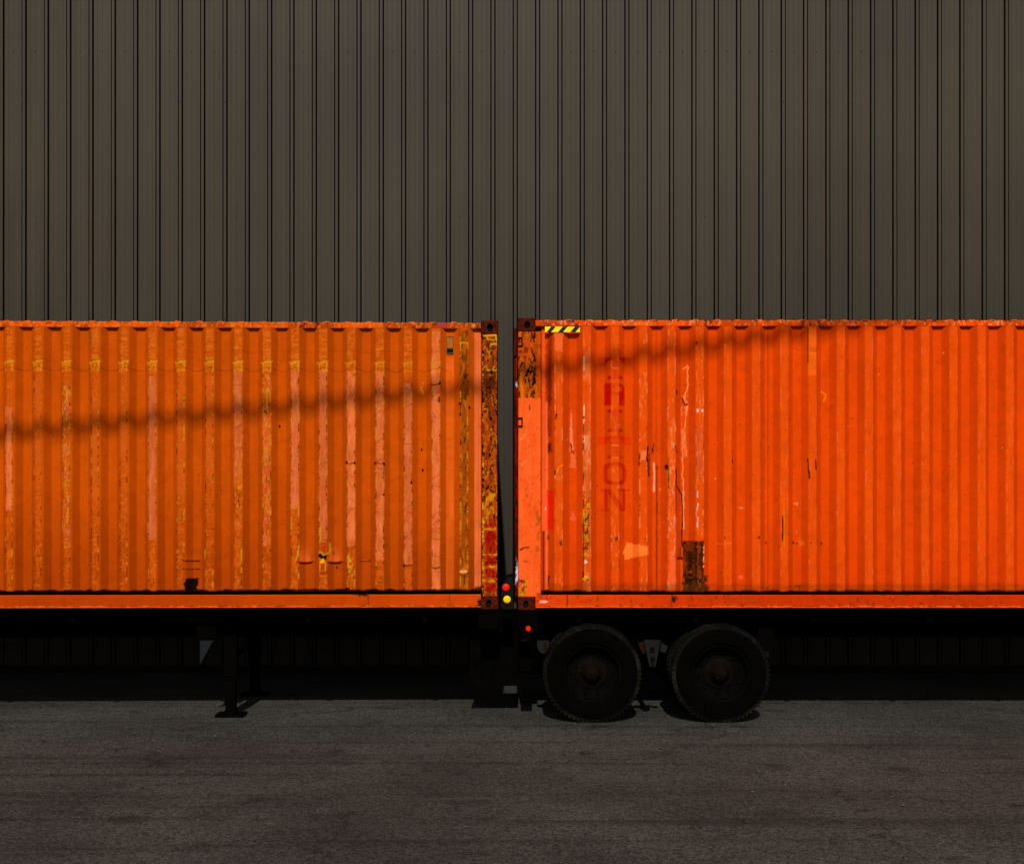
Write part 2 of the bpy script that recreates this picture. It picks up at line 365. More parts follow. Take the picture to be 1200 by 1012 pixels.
# ------------------------------------------------------------------ warehouse behind
WY = 3.94; WS = 1500 / (D0 + WY)
def wall_x(px): return (px - 600) / WS
def wall_z(py): return HC + (HZ - py) / WS
WALL_TOP = 10.6
def warehouse():
    root = empty('warehouse', (0, WY, 0))
    tag(root, 'dark grey-brown warehouse wall of vertical ribbed metal cladding behind the containers', 'warehouse')
    m = bpy.data.materials.new('ribbed_cladding'); m.use_nodes = True; n = m.node_tree; p = n.nodes['Principled BSDF']
    p.inputs['Roughness'].default_value = 0.6; p.inputs['Specular IOR Level'].default_value = 0.25
    tc = n.nodes.new('ShaderNodeTexCoord')
    def nz(scale, stretch, det=6):
        mp = n.nodes.new('ShaderNodeMapping'); mp.inputs['Scale'].default_value = stretch
        t = n.nodes.new('ShaderNodeTexNoise'); t.inputs['Scale'].default_value = scale; t.inputs['Detail'].default_value = det
        n.links.new(tc.outputs['Object'], mp.inputs[0]); n.links.new(mp.outputs[0], t.inputs['Vector']); return t
    big = nz(0.35, (1, 1, 1), 3); streak = nz(5, (1.6, 1, 0.06)); fine = nz(60, (1, 1, 1), 3)
    cr = n.nodes.new('ShaderNodeValToRGB'); n.links.new(big.outputs[0], cr.inputs[0])
    cr.color_ramp.elements[0].position = 0.38; cr.color_ramp.elements[0].color = (0.0205, 0.0160, 0.0088, 1)
    cr.color_ramp.elements[1].position = 0.65; cr.color_ramp.elements[1].color = (0.0290, 0.0228, 0.0128, 1)
    s = n.nodes.new('ShaderNodeMapRange'); s.inputs[1].default_value = 0.3; s.inputs[2].default_value = 0.7; s.inputs[3].default_value = 0.87; s.inputs[4].default_value = 1.12
    n.links.new(streak.outputs[0], s.inputs[0])
    f = n.nodes.new('ShaderNodeMapRange'); f.inputs[3].default_value = 0.8; f.inputs[4].default_value = 1.2; n.links.new(fine.outputs[0], f.inputs[0])
    mu = n.nodes.new('ShaderNodeMath'); mu.operation = 'MULTIPLY'; n.links.new(s.outputs[0], mu.inputs[0]); n.links.new(f.outputs[0], mu.inputs[1])
    a = n.nodes.new('ShaderNodeMix'); a.data_type = 'RGBA'; a.blend_type = 'MULTIPLY'; a.inputs[0].default_value = 1
    n.links.new(cr.outputs[0], a.inputs[6]); n.links.new(mu.outputs[0], a.inputs[7])
    # rust runs: a few narrow vertical bands
    sx = n.nodes.new('ShaderNodeSeparateXYZ'); n.links.new(tc.outputs['Object'], sx.inputs[0])
    def band(x, wd, amt, src, col):
        d = n.nodes.new('ShaderNodeMath'); d.operation = 'SUBTRACT'; n.links.new(sx.outputs[0], d.inputs[0]); d.inputs[1].default_value = x
        e = n.nodes.new('ShaderNodeMath'); e.operation = 'ABSOLUTE'; n.links.new(d.outputs[0], e.inputs[0])
        r = n.nodes.new('ShaderNodeMapRange'); r.inputs[1].default_value = 0; r.inputs[2].default_value = wd; r.inputs[3].default_value = amt; r.inputs[4].default_value = 0
        n.links.new(e.outputs[0], r.inputs[0])
        mm = n.nodes.new('ShaderNodeMath'); mm.operation = 'MULTIPLY'; n.links.new(r.outputs[0], mm.inputs[0]); n.links.new(streak.outputs[0], mm.inputs[1])
        x_ = n.nodes.new('ShaderNodeMix'); x_.data_type = 'RGBA'; n.links.new(mm.outputs[0], x_.inputs[0]); n.links.new(src, x_.inputs[6]); x_.inputs[7].default_value = (*col, 1); return x_.outputs[2]
    dv = n.nodes.new('ShaderNodeMath'); dv.operation = 'DIVIDE'; n.links.new(sx.outputs[0], dv.inputs[0]); dv.inputs[1].default_value = 3 * 26.16 / WS
    fl = n.nodes.new('ShaderNodeMath'); fl.operation = 'FLOOR'; n.links.new(dv.outputs[0], fl.inputs[0])
    wn = n.nodes.new('ShaderNodeTexWhiteNoise'); wn.noise_dimensions = '1D'; n.links.new(fl.outputs[0], wn.inputs['W'])
    wr = n.nodes.new('ShaderNodeMapRange'); wr.inputs[3].default_value = 0.90; wr.inputs[4].default_value = 1.09; n.links.new(wn.outputs[0], wr.inputs[0])
    a2 = n.nodes.new('ShaderNodeMix'); a2.data_type = 'RGBA'; a2.blend_type = 'MULTIPLY'; a2.inputs[0].default_value = 1
    n.links.new(a.outputs[2], a2.inputs[6]); n.links.new(wr.outputs[0], a2.inputs[7])
    out = band(wall_x(942), 0.03, 1.0, a2.outputs[2], (0.075, 0.032, 0.010))
    out = band(wall_x(968), 0.025, 0.9, out, (0.07, 0.035, 0.012))
    out = band(wall_x(919), 0.012, 0.7, out, (0.075, 0.055, 0.03))
    n.links.new(out, p.inputs['Base Color'])
    P = 26.16 / WS
    x_ref = wall_x(237.6)                   # centre of a rib
    prof = []                               # (dx, dy) across one period, y towards the camera is negative
    h = 0.018
    rw = 1.5 / WS
    prof += [(-rw - 0.019, 0), (-rw - 0.006, 0.13), (-rw, -h), (rw, -h), (rw + 0.006, 0.13), (rw + 0.019, 0)]
    for k, dx in enumerate((0.27, 0.5, 0.73)):
        c = P * dx
        prof += [(c - 0.012, 0), (c - 0.006, 0.0016), (c + 0.002, 0.0016), (c + 0.008, 0)]
    xs = []; ys = []
    k0 = int((-30 - x_ref) / P)
    for k in range(k0, k0 + int(60 / P)):
        for dx, dy in prof: xs.append(x_ref + k * P + dx); ys.append(dy)
    zl = wall_z(254)
    verts = []; faces = []
    rows = [(0.0, 0.0), (zl - 0.006, 0.0), (zl + 0.006, 0.0)]
    n_ = len(xs)
    zr = [0.10, zl - 0.004, zl, WALL_TOP - 0.02]; yo = [0.0, 0.0, 0.0025, 0.0025]
    for z, dy in zip(zr, yo):
        for x, y in zip(xs, ys): verts.append((x, y + dy, z))
    for r in range(3):
        for i in range(n_ - 1): faces.append((r * n_ + i, r * n_ + i + 1, (r + 1) * n_ + i + 1, (r + 1) * n_ + i))
    rnd = random.Random(8); nf = len(faces)
    def screw(x, y, z, r):
        b = len(verts)
        for rr, yy in ((r, y), (r * .8, y - .006)):
            for k in range(8): verts.append((x + rr * math.cos(k * math.pi / 4), yy, z + rr * math.sin(k * math.pi / 4)))
        for k in range(8): faces.append((b + k, b + (k + 1) % 8, b + 8 + (k + 1) % 8, b + 8 + k))
        faces.append(tuple(b + 8 + k for k in range(8)))
    for k in range(int(-9 / P), int(9 / P)):
        xr = x_ref + k * P
        for z in (wall_z(307), wall_z(374), wall_z(520), wall_z(120)):
            if rnd.random() < 0.6: screw(xr, -h, z, .009)
        for z in (wall_z(254), wall_z(60)):
            if rnd.random() < 0.85: screw(xr + P / 2, 0.0, z, .008)
    o = mesh_obj('wall_cladding', verts, faces, [m, mat('screw_metal', (0.05, 0.043, 0.04), 0.5, noise=0.8, nscale=3)], root)
    mi = np.zeros(len(faces), dtype=np.int32); mi[nf:] = 1; o.data.polygons.foreach_set('material_index', mi)
    bm = bmesh.new(); add_box(bm, -30, 30, -0.07, 0.25, WALL_TOP - 0.02, WALL_TOP + 0.10, 0.01)
    bm_obj('wall_coping', bm, mat('coping_metal', (0.035, 0.03, 0.026), 0.5, noise=0.2), root)
    bm = bmesh.new(); add_box(bm, -30, 30, -0.05, 0.12, 0.0, 0.098, 0.01)  # invented plinth, its black standing in for shade at the wall foot
    bm_obj('added_plinth', bm, mat('plinth_shade', (0.01, 0.009, 0.008), 0.8, noise=0.4), root)
    bm = bmesh.new(); add_box(bm, -29.9, 29.9, 0.13, 20, 0.0, WALL_TOP - 0.03, 0)
    bm_obj('building_core', bm, mat('wall_backing', (0.01, 0.009, 0.008), 0.8), root)
warehouse()

# ------------------------------------------------------------------ containers
P = 33.0 / 115.4; FL = 0.080; SL = (P - 2 * FL) / 2; DEP = 0.068
W = 2.44; L = 12.19
def profile(x, x0):
    u = np.mod(x - x0 + P / 2, P) - P / 2; a = np.abs(u)          # 0 at an inner (recessed) flat
    return DEP * (1 - sm_lin((a - FL / 2) / SL)) - 0.020
def sm_lin(t): return np.clip(t, 0, 1)
def breaks(x0, lo, hi):
    b = []
    for k in range(int((lo - x0) / P) - 2, int((hi - x0) / P) + 2):
        for d in (-FL / 2 - SL, -FL / 2, FL / 2, FL / 2 + SL):
            v = x0 + k * P + d
            if lo < v < hi: b.append(v)
    return sorted(b)

def side_panel(name, parent, lo, hi, x0, z0, z1, fx, fy, paint, disp, view_lo, view_hi, ydir=1, yface=0.0):
    bs = [lo] + breaks(x0, lo, hi) + [hi]
    xs = []
    for a, b in zip(bs[:-1], bs[1:]):
        fine = (b > view_lo and a < view_hi)
        k = max(1, int(round((b - a) / 0.0072))) if fine else 1
        xs += list(np.linspace(a, b, k, endpoint=False))
    xs.append(hi); xs = np.array(xs)
    zs = np.linspace(z0, z1, int((z1 - z0) / (0.0075 if ydir > 0 else 0.3)))
    X, Z = np.meshgrid(xs, zs); Y = profile(X, x0)
    PX = fx(X); PY = fy(Z)
    if ydir > 0 and disp is not None: Y = Y + disp(PX, PY)
    Y = yface + ydir * Y
    return grid_mesh(name, X, Y, Z, paint(PX, PY), M['paint'], parent)

def casting(parent, x0, x1, z0, z1, yf, holes=((0.52, 0.48, 0.030, 0.040),), depth=0.16, s=1):
    """corner casting; camera-side face at yf, hole is a real cavity"""
    bm = bmesh.new(); hx, hz, rx, rz = holes[0]
    cx = x0 + (x1 - x0) * hx; cz = z0 + (z1 - z0) * hz; N = 32
    ot = []; ins = []; inb = []
    ch = 0.006
    for i in range(N):
        t = 2 * math.pi * (i + .5) / N; c, s_ = math.cos(t), math.sin(t)
        # project on rectangle
        tx = ((x1 - ch - cx) if c > 0 else (cx - x0 - ch)) / max(abs(c), 1e-6); tz = ((z1 - ch - cz) if s_ > 0 else (cz - z0 - ch)) / max(abs(s_), 1e-6)
        k = min(tx, tz)
        ot.append(bm.verts.new((cx + c * k, yf, cz + s_ * k)))
        e = 2.6; q = (abs(c) ** e + abs(s_) ** e) ** (-1 / e)
        ins.append(bm.verts.new((cx + c * q * rx, yf, cz + s_ * q * rz)))
        inb.append(bm.verts.new((cx + c * q * rx, yf + s * 0.05, cz + s_ * q * rz)))
    for i in range(N):
        j = (i + 1) % N
        bm.faces.new((ot[i], ot[j], ins[j], ins[i])); f = bm.faces.new((ins[i], ins[j], inb[j], inb[i])); f.material_index = 1
    f = bm.faces.new(inb); f.material_index = 1
    # shell
    def ring(y, g): return [bm.verts.new(v) for v in ((x0 + g, y, z0 + g), (x1 - g, y, z0 + g), (x1 - g, y, z1 - g), (x0 + g, y, z1 - g))]
    a = ring(yf + s * 0.0002, ch); b = ring(yf + s * ch, 0); c_ = ring(yf + s * depth, 0)
    for A, B in ((a, b), (b, c_)):
        for i in range(4): bm.faces.new((A[i], A[(i + 1) % 4], B[(i + 1) % 4], B[i]))
    bm.faces.new(c_)
    return bm_obj('corner_casting', bm, [M['casting'], M['hole']], parent)

def common(parent, xa, xb, paint_post_a, paint_post_b, fx, fy, H, paint_top, paint_bot, post_a, post_b, end_a, end_b):
    """roof, far side, frame members. xa<xb local ends"""
    # castings: near side
    for x0 in (xa, xb - 0.178):
        casting(parent, x0, x0 + 0.178, H - 0.115, H + 0.022, -0.006)
        casting(parent, x0, x0 + 0.178, -0.022, 0.112, -0.006, holes=((0.45, 0.45, 0.026, 0.040),))
        casting(parent, x0, x0 + 0.178, H - 0.115, H + 0.022, W + 0.006, s=-1)
        casting(parent, x0, x0 + 0.178, -0.022, 0.112, W + 0.006, s=-1)
    painted_bar('top_rail', xa + 0.178, xb - 0.178, 0.0, 0.06, H - 0.062, H, fx, fy, paint_top, parent)
    painted_bar('bottom_rail', xa + 0.178, xb - 0.178, 0.0, 0.05, 0.012, 0.132, fx, fy, paint_bot, parent)
    bm = bmesh.new(); add_box(bm, xa + 0.178, xb - 0.178, -0.010, 0.05, 0.0, 0.012, 0.004)
    o = bm_obj('rail_lip', bm, mat('lip_paint', S(215, 88, 18), 0.5, noise=0.5, nscale=7, dust=tuple(S(90, 32, 8)), dust_amt=.8), parent)
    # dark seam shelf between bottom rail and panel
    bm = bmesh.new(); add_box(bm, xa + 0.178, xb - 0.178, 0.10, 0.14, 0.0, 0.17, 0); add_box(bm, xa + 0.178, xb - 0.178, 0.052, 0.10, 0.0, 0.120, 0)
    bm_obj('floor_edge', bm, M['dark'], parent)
    # far side rails and panel
    bm = bmesh.new()
    add_box(bm, xa + 0.178, xb - 0.178, W - 0.06, W, H - 0.062, H); bm_obj('top_rail', bm, M['rust_trim'], parent)
    bm = bmesh.new(); add_box(bm, xa + 0.178, xb - 0.178, W - 0.06, W, 0.0, 0.16); bm_obj('bottom_rail', bm, M['rust_trim'], parent)
    bm = bmesh.new(); add_box(bm, xa + 0.1, xb - 0.1, 0.15, W - 0.12, 0.03, 0.15); bm_obj('floor', bm, M['chassis'], parent)
    # roof with corrugations whose ends poke above the rail
    rp = 24.9 / 115.4; xs = []; zs = []
    k = 0; x = xa + 0.19
    while x + rp < xb - 0.18:
        xs += [x, x + 0.07, x + 0.088, x + 0.128, x + 0.146]; zs += [0, 0, 1, 1, 0]; x += rp
    v = []; f = []; n = len(xs)
    rr = random.Random(2)
    zz = [z * (0.004 + 0.009 * rr.random()) for z in zs]
    for y, mul, dz in ((0.012, 0.0, -0.012), (0.016, 0.9, 0.0), (0.30, 1, 0.002), (W - 0.30, 1, 0.002), (W - 0.016, .9, 0), (W - 0.012, 0, -0.012)):
        for a, b in zip(xs, zz): v.append((a, y, H + 0.001 + b * mul + dz))
    for r in range(5):
        for i in range(n - 1): f.append((r * n + i, r * n + i + 1, (r + 1) * n + i + 1, (r + 1) * n + i))
    mesh_obj('roof', v, f, M['roofp'], parent)

def end_wall(parent, x, sgn, doors, H):
    """closing wall across the end; sgn is outward direction along x"""
    bm = bmesh.new()
    ya, yb = 0.16, W - 0.16
    if not doors:
        n = 9; pts = []
        pitch = (yb - ya) / n
        for k in range(n):
            y = ya + k * pitch
            pts += [(y, 0), (y + pitch * .3, 0), (y + pitch * .5, 1), (y + pitch * .8, 1)]
        pts.append((yb, 0))
        lo = [bm.verts.new((x - sgn * (0.02 + 0.045 * d), y, 0.13)) for y, d in pts]; hi = [bm.verts.new((x - sgn * (0.02 + 0.045 * d), y, H - 0.08)) for y, d in pts]
        for i in range(len(pts) - 1): bm.faces.new((lo[i], lo[i + 1], hi[i + 1], hi[i]))
        bm_obj('end_panel', bm, M['roofp'], parent)
    else:
        for d in range(2):
            bm = bmesh.new(); y0 = ya + d * (yb - ya) / 2 + 0.006; y1 = y0 + (yb - ya) / 2 - 0.012
            add_box(bm, min(x - sgn * .05, x + sgn * 0.004), max(x - sgn * .05, x + sgn * 0.004), y0, y1, 0.13, H - 0.08, 0.006)
            for q in range(5):
                z = 0.35 + q * 0.5
                add_box(bm, min(x + sgn * .004, x + sgn * .02), max(x + sgn * .004, x + sgn * .02), y0 + 0.06, y1 - 0.06, z, z + 0.22, 0.008)
            dr = bm_obj('door', bm, M['roofp'], parent)
            for yy in (y0 + 0.28, y1 - 0.28):
                b2 = bmesh.new(); add_cyl(b2, (x + sgn * 0.03, yy, 0.02), (x + sgn * 0.03, yy, H - 0.02), 0.014, seg=10)
                for z in (0.2, 1.0, 1.9, 2.6): add_box(b2, min(x + sgn * .018, x + sgn * .042), max(x + sgn * .018, x + sgn * .042), yy - 0.04, yy + 0.04, z, z + 0.06, 0.003)
                bm_obj('lock_rod', b2, M['casting'], dr)
    for z0, z1 in ((-0.0, 0.128), (H - 0.08, H - 0.002)):
        bm = bmesh.new(); add_box(bm, min(x, x - sgn * .06), max(x, x - sgn * .06), 0.162, W - 0.162, z0, z1, 0.004)
        bm_obj('end_sill' if z0 < 1 else 'end_header', bm, M['rust_trim'], parent)

# ---- left container ---------------------------------------------------------
ZB = HC - (712 - HZ) * D0 / 1500            # height of the container's underside
LEFT_D = 13.09
lx = (584 - 600) * LEFT_D / 1500
SLs = 1500 / LEFT_D
lc = empty('shipping_container', (lx, LEFT_D - D0, ZB), R(1.6))
tag(lc, 'burnt orange corrugated container with pink and yellow scraped ribs, left of the gap', 'container', 'orange containers on trailers')
HL = 2.905
lfx = lambda X: 584 + X * SLs * (1 - X * 0.0021 * 0) * 1.0
lfy = lambda Z: 711.6 - Z * SLs
outerL = [543.7 - 32.95 * k for k in range(0, 24)]
def base_noise(c, seed, amt=0.10):
    n = fbm(c.x * 0.02, c.y * 0.012, seed, 5) - .5; n2 = fbm(c.x * 0.35, c.y * 0.03, seed + 5, 4) - .5; n3 = fbm(c.x * .8, c.y * .8, seed + 9, 2) - .5
    c.c = c.c * (1 + amt * (2.2 * n + 1.3 * n2 + 0.7 * n3))[..., None]
def paint_left(PX, PY):
    c = Canvas(PX, PY, S(193, 78, 2), 100); base_noise(c, 3, 0.12)
    # edge falloff painted in with some grime: darker low down, brighter towards the right
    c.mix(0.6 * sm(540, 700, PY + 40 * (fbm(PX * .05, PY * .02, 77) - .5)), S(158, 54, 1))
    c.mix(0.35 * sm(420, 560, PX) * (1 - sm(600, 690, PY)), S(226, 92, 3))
    wear = {543.7: (388, 690, 'rust'), 510.8: (390, 690, 'pink'), 478.4: (450, 662, 'pink'), 445.5: (437, 657, 'pink'), 411.7: (436, 640, 'pink'),
            379.3: (436, 632, 'pink'), 346.8: (437, 596, 'pink'), 314: (440, 640, 'mott'), 280.6: (437, 560, 'pink'), 247.5: (440, 560, 'faint')}
    for i, xc in enumerate(outerL):
        key = min(wear, key=lambda k: abs(k - xc))
        if abs(key - xc) < 4: y0, y1, kind = wear[key]; xc = key
        else:
            y0, y1, kind = (436 + (i * 37) % 50, 500 + (i * 53) % 150, ('faint', 'pink', 'faint', 'faint', 'mott')[i % 5])
        x0, x1 = xc - 4.6, xc + 4.8
        band = c.rect(x0, x1, 384, 694, 0.7)
        # hairline chips along the whole rib
        c.mix(band * 0.5 * c.noise(.5, .2, i, .48, .64), S(208, 92, 18))
        c.mix(band * 0.4 * c.noise(.25, .7, i + 40, .60, .68), S(224, 112, 40))
        zone = c.rect(x0, x1, y0, y1, 1.0, rag=2.2, fr=.15)
        if kind == 'pink':
            c.mix(zone * (0.55 + .45 * c.noise(.3, .08, i + 3, .38, .52)), PINK * (0.92 + .12 * math.sin(i * 2.1)))
            c.mix(zone * 0.4 * c.noise(.9, .12, i + 7, .60, .70), S(180, 70, 25))
            c.mix(zone * 0.35 * c.noise(.4, .06, i + 8, .55, .70), S(236, 132, 78))
            low = c.rect(x0, x1, y1, 690, 1.5, rag=2)
            c.mix(low * .7 * c.noise(.4, .10, i + 9, .50, .66), S(214, 92, 18))
        elif kind == 'faint':
            c.mix(zone * (.45 + .3 * c.noise(.3, .15, i, .45, .6)), S(205, 88, 22))
        elif kind == 'mott':
            c.mix(zone * c.noise(.35, .06, i, .42, .60) * .8, S(205, 82, 34)); c.mix(zone * c.noise(.5, .12, i + 5, .58, .66) * .7, S(215, 120, 22)); c.mix(zone * c.noise(.8, .22, i + 15, .64, .68) * .8, YEL)
            c.mix(zone * .6 * c.noise(.7, .2, i + 6, .66, .71), S(190, 140, 105))
        elif kind == 'rust':
            c.mix(zone * .92, S(150, 68, 6)); c.mix(zone * c.noise(.6, .08, i + 5, .48, .64), S(185, 90, 10))
            c.mix(zone * c.noise(.5, .12, i + 6, .64, .74) * .8, S(60, 22, 6)); c.mix(c.rect(x0, x1, 386, 470, 1.5, rag=3) * .6 * c.noise(.3, .1, 4, .35, .6), S(78, 28, 8))
            c.mix(c.rect(x0, x0 + 1, 400, 680, .5) * c.noise(.2, .2, 9, .58, .62), YEL); c.mix(c.rect(x1 - 1.2, x1, 388, 680, .5) * c.noise(.2, .2, 19, .58, .62), YEL)
            c.mix(c.line([(x0, 403), (xc, 402), (x1, 404)], .8), YEL)
        # yellow strap marks near 424-437
        if xc < 545 and kind != 'rust':
            st = (1.0 if xc < 390 else 0.55) * (1 if xc > 235 else .35 + .3 * math.sin(i * 2.7))
            if xc < 300: st = .95
            c.mix(st * c.line([(x0 - 1.5, 426), (x0, 428), (xc, 425.5), (x1 + 1, 425)], 1.6, .8), YEL)
            c.mix(st * c.line([(x0 + .6, 427), (x0 + .4, 437)], .9, .6) * c.noise(.3, .5, i, .35, .5), YEL)
            c.mix(st * c.line([(x1, 425), (x1 - .2, 436)], .9, .6) * c.noise(.3, .5, i + 3, .3, .45), YEL)
            c.mix(.7 * st * c.rect(x0, x1, 426, 437, 1, rag=2) * c.noise(.5, .9, i + 9, .48, .56), S(225, 130, 25))
            c.mix(.5 * c.rect(x0, x1, 388, 423, 1) * c.noise(.12, .9, i + 12, .52, .58), S(222, 118, 30))
        # yellow flecks along the rib edges
        for xe in (x0 + .4, x1 - .4):
            c.mix(c.rect(xe - .7, xe + .7, y0, 690, .6) * c.noise(.1, .13, int(xe), .63, .67), YEL * .9)
            c.mix(.8 * c.rect(xe - .6, xe + .6, y0, 690, .5) * c.noise(.1, .2, int(xe) + 7, .60, .64), S(70, 24, 8))
    # named marks
    for xc, a, b in ((280.6, 525, 620), (314, 455, 545), (314, 560, 600)):
        z = c.rect(xc - 4.6, xc + 4.8, a, b, 1, rag=3)
        c.mix(z * c.noise(.6, .14, int(a), .60, .67) * .8, YEL); c.mix(z * c.noise(.7, .12, int(b), .68, .74) * .8, DARK); c.mix(z * .5 * c.noise(.3, .05, int(b) + 2, .4, .6), S(215, 96, 30))
    c.mix(c.rect(556, 563.4, 384, 692, .5) * (.7 + .3 * c.noise(.2, .03, 71, .4, .6)), S(228, 110, 56)); c.mix(.5 * c.rect(560.2, 561.2, 384, 692, .4), S(200, 80, 30))
    c.mix(c.rect(522.6, 531.6, 420, 692, .6) * (.35 + .35 * c.noise(.1, .012, 5, .4, .6)), S(232, 106, 34))
    for pts in (((523, 497), (531, 495)), ((523, 515), (531, 513)), ((523, 524), (534, 524), (534, 538), (523, 538), (523, 524)),
                ((521, 550), (531, 552))): c.mix(.35 * c.line(pts, .7, .2), S(190, 66, 12))
    # ghost stencil digits on two flats
    for (xx, ys, col, a) in ((494.5, (480, 487, 494, 502, 509, 517, 528, 541, 552), S(190, 70, 4), .38), (526.5, (424, 438, 450), S(222, 74, 10), .55)):
        for j, y in enumerate(ys):
            r = 3.0
            if j % 3 == 0: pts = [(xx + r * .8 * math.cos(t), y + r * math.sin(t)) for t in np.linspace(0, 6.28, 10)]
            elif j % 3 == 1: pts = [(xx - 2, y - 3), (xx + 2, y - 3), (xx + 2, y), (xx - 1, y), (xx + 2, y), (xx + 2, y + 3), (xx - 2, y + 3)]
            else: pts = [(xx + 2, y - 3), (xx - 2, y - 3), (xx - 2, y), (xx + 2, y), (xx + 2, y + 3), (xx - 2, y + 3)]
            c.mix(a * c.line(pts, .8, .1), col)
    c.mix(.8 * c.rect(493, 496, 448, 462, .8, 1.5) * c.noise(.5, .3, 3, .45, .55), S(240, 150, 40))
    # long wavy scratch
    c.mix(.42 * c.line([(x, 434 + 2.0 * math.sin((x - 224) * .19)) for x in range(-20, 530, 5)], .6, .3), S(120, 40, 5))
    c.mix(.22 * c.line([(x, 413 + 1.0 * math.sin((x - 224) * .1)) for x in range(200, 530, 8)], .5, .3), S(120, 40, 5))
    # diagonal scrapes
    rs = random.Random(5)
    for (xc, a, b, n_) in ((280.6, 450, 530, 4), (346.8, 540, 570, 2), (379.3, 540, 560, 2), (411.7, 490, 600, 4), (445.5, 470, 690, 8), (478.4, 455, 640, 8), (510.8, 450, 670, 12), (543.7, 470, 680, 10)):
        for k in range(n_):
            y = rs.uniform(a, b); dy = rs.uniform(-6, 6)
            c.mix(.45 * c.line([(xc - 4.5, y + dy), (xc + rs.uniform(-1, 3), y), (xc + 4.7, y - dy * .4)], .4, .7), S(140, 50, 22))
    for (x0, x1, y) in ((406.5, 416.5, 543), (440.5, 450.5, 543), (473.5, 482.5, 662), (506, 515, 665), (505, 515, 451), (422.5, 434, 657.5)):
        c.mix(.85 * c.line([(x0, y), ((x0 + x1) / 2, y + .8), (x1, y - .3)], 1.0, .3), S(80, 26, 10))
    for (x, y) in ((406.5, 542), (416.4, 543), (440, 543), (450.5, 544), (474, 662.5), (515.5, 450), (514.8, 470), (515, 467), (482.3, 566), (450, 580), (539, 473), (539.5, 486), (540, 520), (550, 478), (391.5, 648), (494, 527), (495.5, 551), (328, 500)):
        c.mix(c.spot(x, y, 1.2, 2.0), DARK)
    c.mix(c.spot(543.5, 669, 5.0, 2.8, .1), S(245, 150, 75)); c.mix(.8 * c.line([(538.5, 667.5), (548.5, 667.3)], .7), S(90, 30, 8))
    # yellow loops low on ribs
    c.mix(c.line([(351.2, 640), (350.5, 650), (348, 657)], 1.1, .5), YEL); c.mix(c.spot(348.5, 668.5, 1.4, 1), YEL)
    c.mix(c.line([(376.5, 618), (376, 640), (375.3, 652)], 1.1, .5), YEL); c.mix(c.line([(375.5, 634.5), (382, 634.5)], 1.0, .3), YEL)
    c.mix(c.spot(377, 651, 2.6, 4.0), S(18, 8, 4)); c.mix(c.spot(382, 652, 2.2, 4.5), S(18, 8, 4))
    c.mix(c.line([(377, 646), (380, 650), (384, 648.5)], 1.6, .5), YEL); c.mix(c.spot(378.6, 657.5, 2.8, 2.8), S(240, 170, 30))
    c.mix(c.line([(376, 660), (376, 668.5), (382, 668.5), (381.8, 659)], 1.2, .4), YEL); c.mix(c.line([(376, 674.5), (381.5, 674.5)], .9), S(205, 120, 20))
    c.mix(.7 * c.rect(375, 383, 634, 646, 1, 1) + .7 * c.rect(376, 382, 660, 674, 1, 1), S(175, 40, 8))
    c.mix(c.line([(387.3, 637), (387.5, 645), (386, 648.5)], 1.4, .4), YEL); c.mix(c.line([(408.6, 650), (408.6, 664)], 1.1, .6), YEL)
    c.mix(c.line([(242.5, 643), (242.3, 654)], .9), YEL)
    c.mix(c.rect(409, 414, 653, 675, 1, 2) * c.noise(.5, .5, 4, .52, .58), YEL)
    # crease shade and pinch highlight painted in, plus scuffs and rust at the foot
    for x in (359, 393.3): c.mix(.7 * c.spot(x - 4.6, 660, 1.8, 1.1), DARK); c.mix(.7 * c.spot(x + 4.6, 660, 2.0, 1.1), DARK); c.mix(.4 * c.rect(x - 6, x + 6, 640, 659, 2) * sm(635, 659, PY), S(236, 104, 44))
    c.mix(c.spot(395, 665, 1.2, 2), DARK)
    c.mix(c.rect(219, 233, 677, 694, 1, 2.5), S(22, 9, 5)); c.mix(.7 * c.spot(233, 657.5, 2.5, 1), DARK); c.mix(.7 * c.spot(233, 667, 2.5, 1), DARK); c.mix(.6 * c.line([(215, 656), (235, 657.5)], .5), DARK)
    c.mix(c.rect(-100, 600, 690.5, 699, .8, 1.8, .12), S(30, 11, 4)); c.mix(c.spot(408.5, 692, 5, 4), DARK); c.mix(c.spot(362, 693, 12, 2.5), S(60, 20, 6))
    c.mix(.9 * c.poly([(548, 694), (562, 686.5), (566, 686), (566, 696)], 1.4, 1.5), DARK)
    c.mix(.25 * c.noise(.3, .2, 61, .74, .78), RUST)
    c.mix(.6 * c.rect(552, 558, 395, 460, 2), S(200, 85, 20)); c.mix(c.rect(564, 567, 384, 694, .5), S(75, 8, 5))
    return c.c
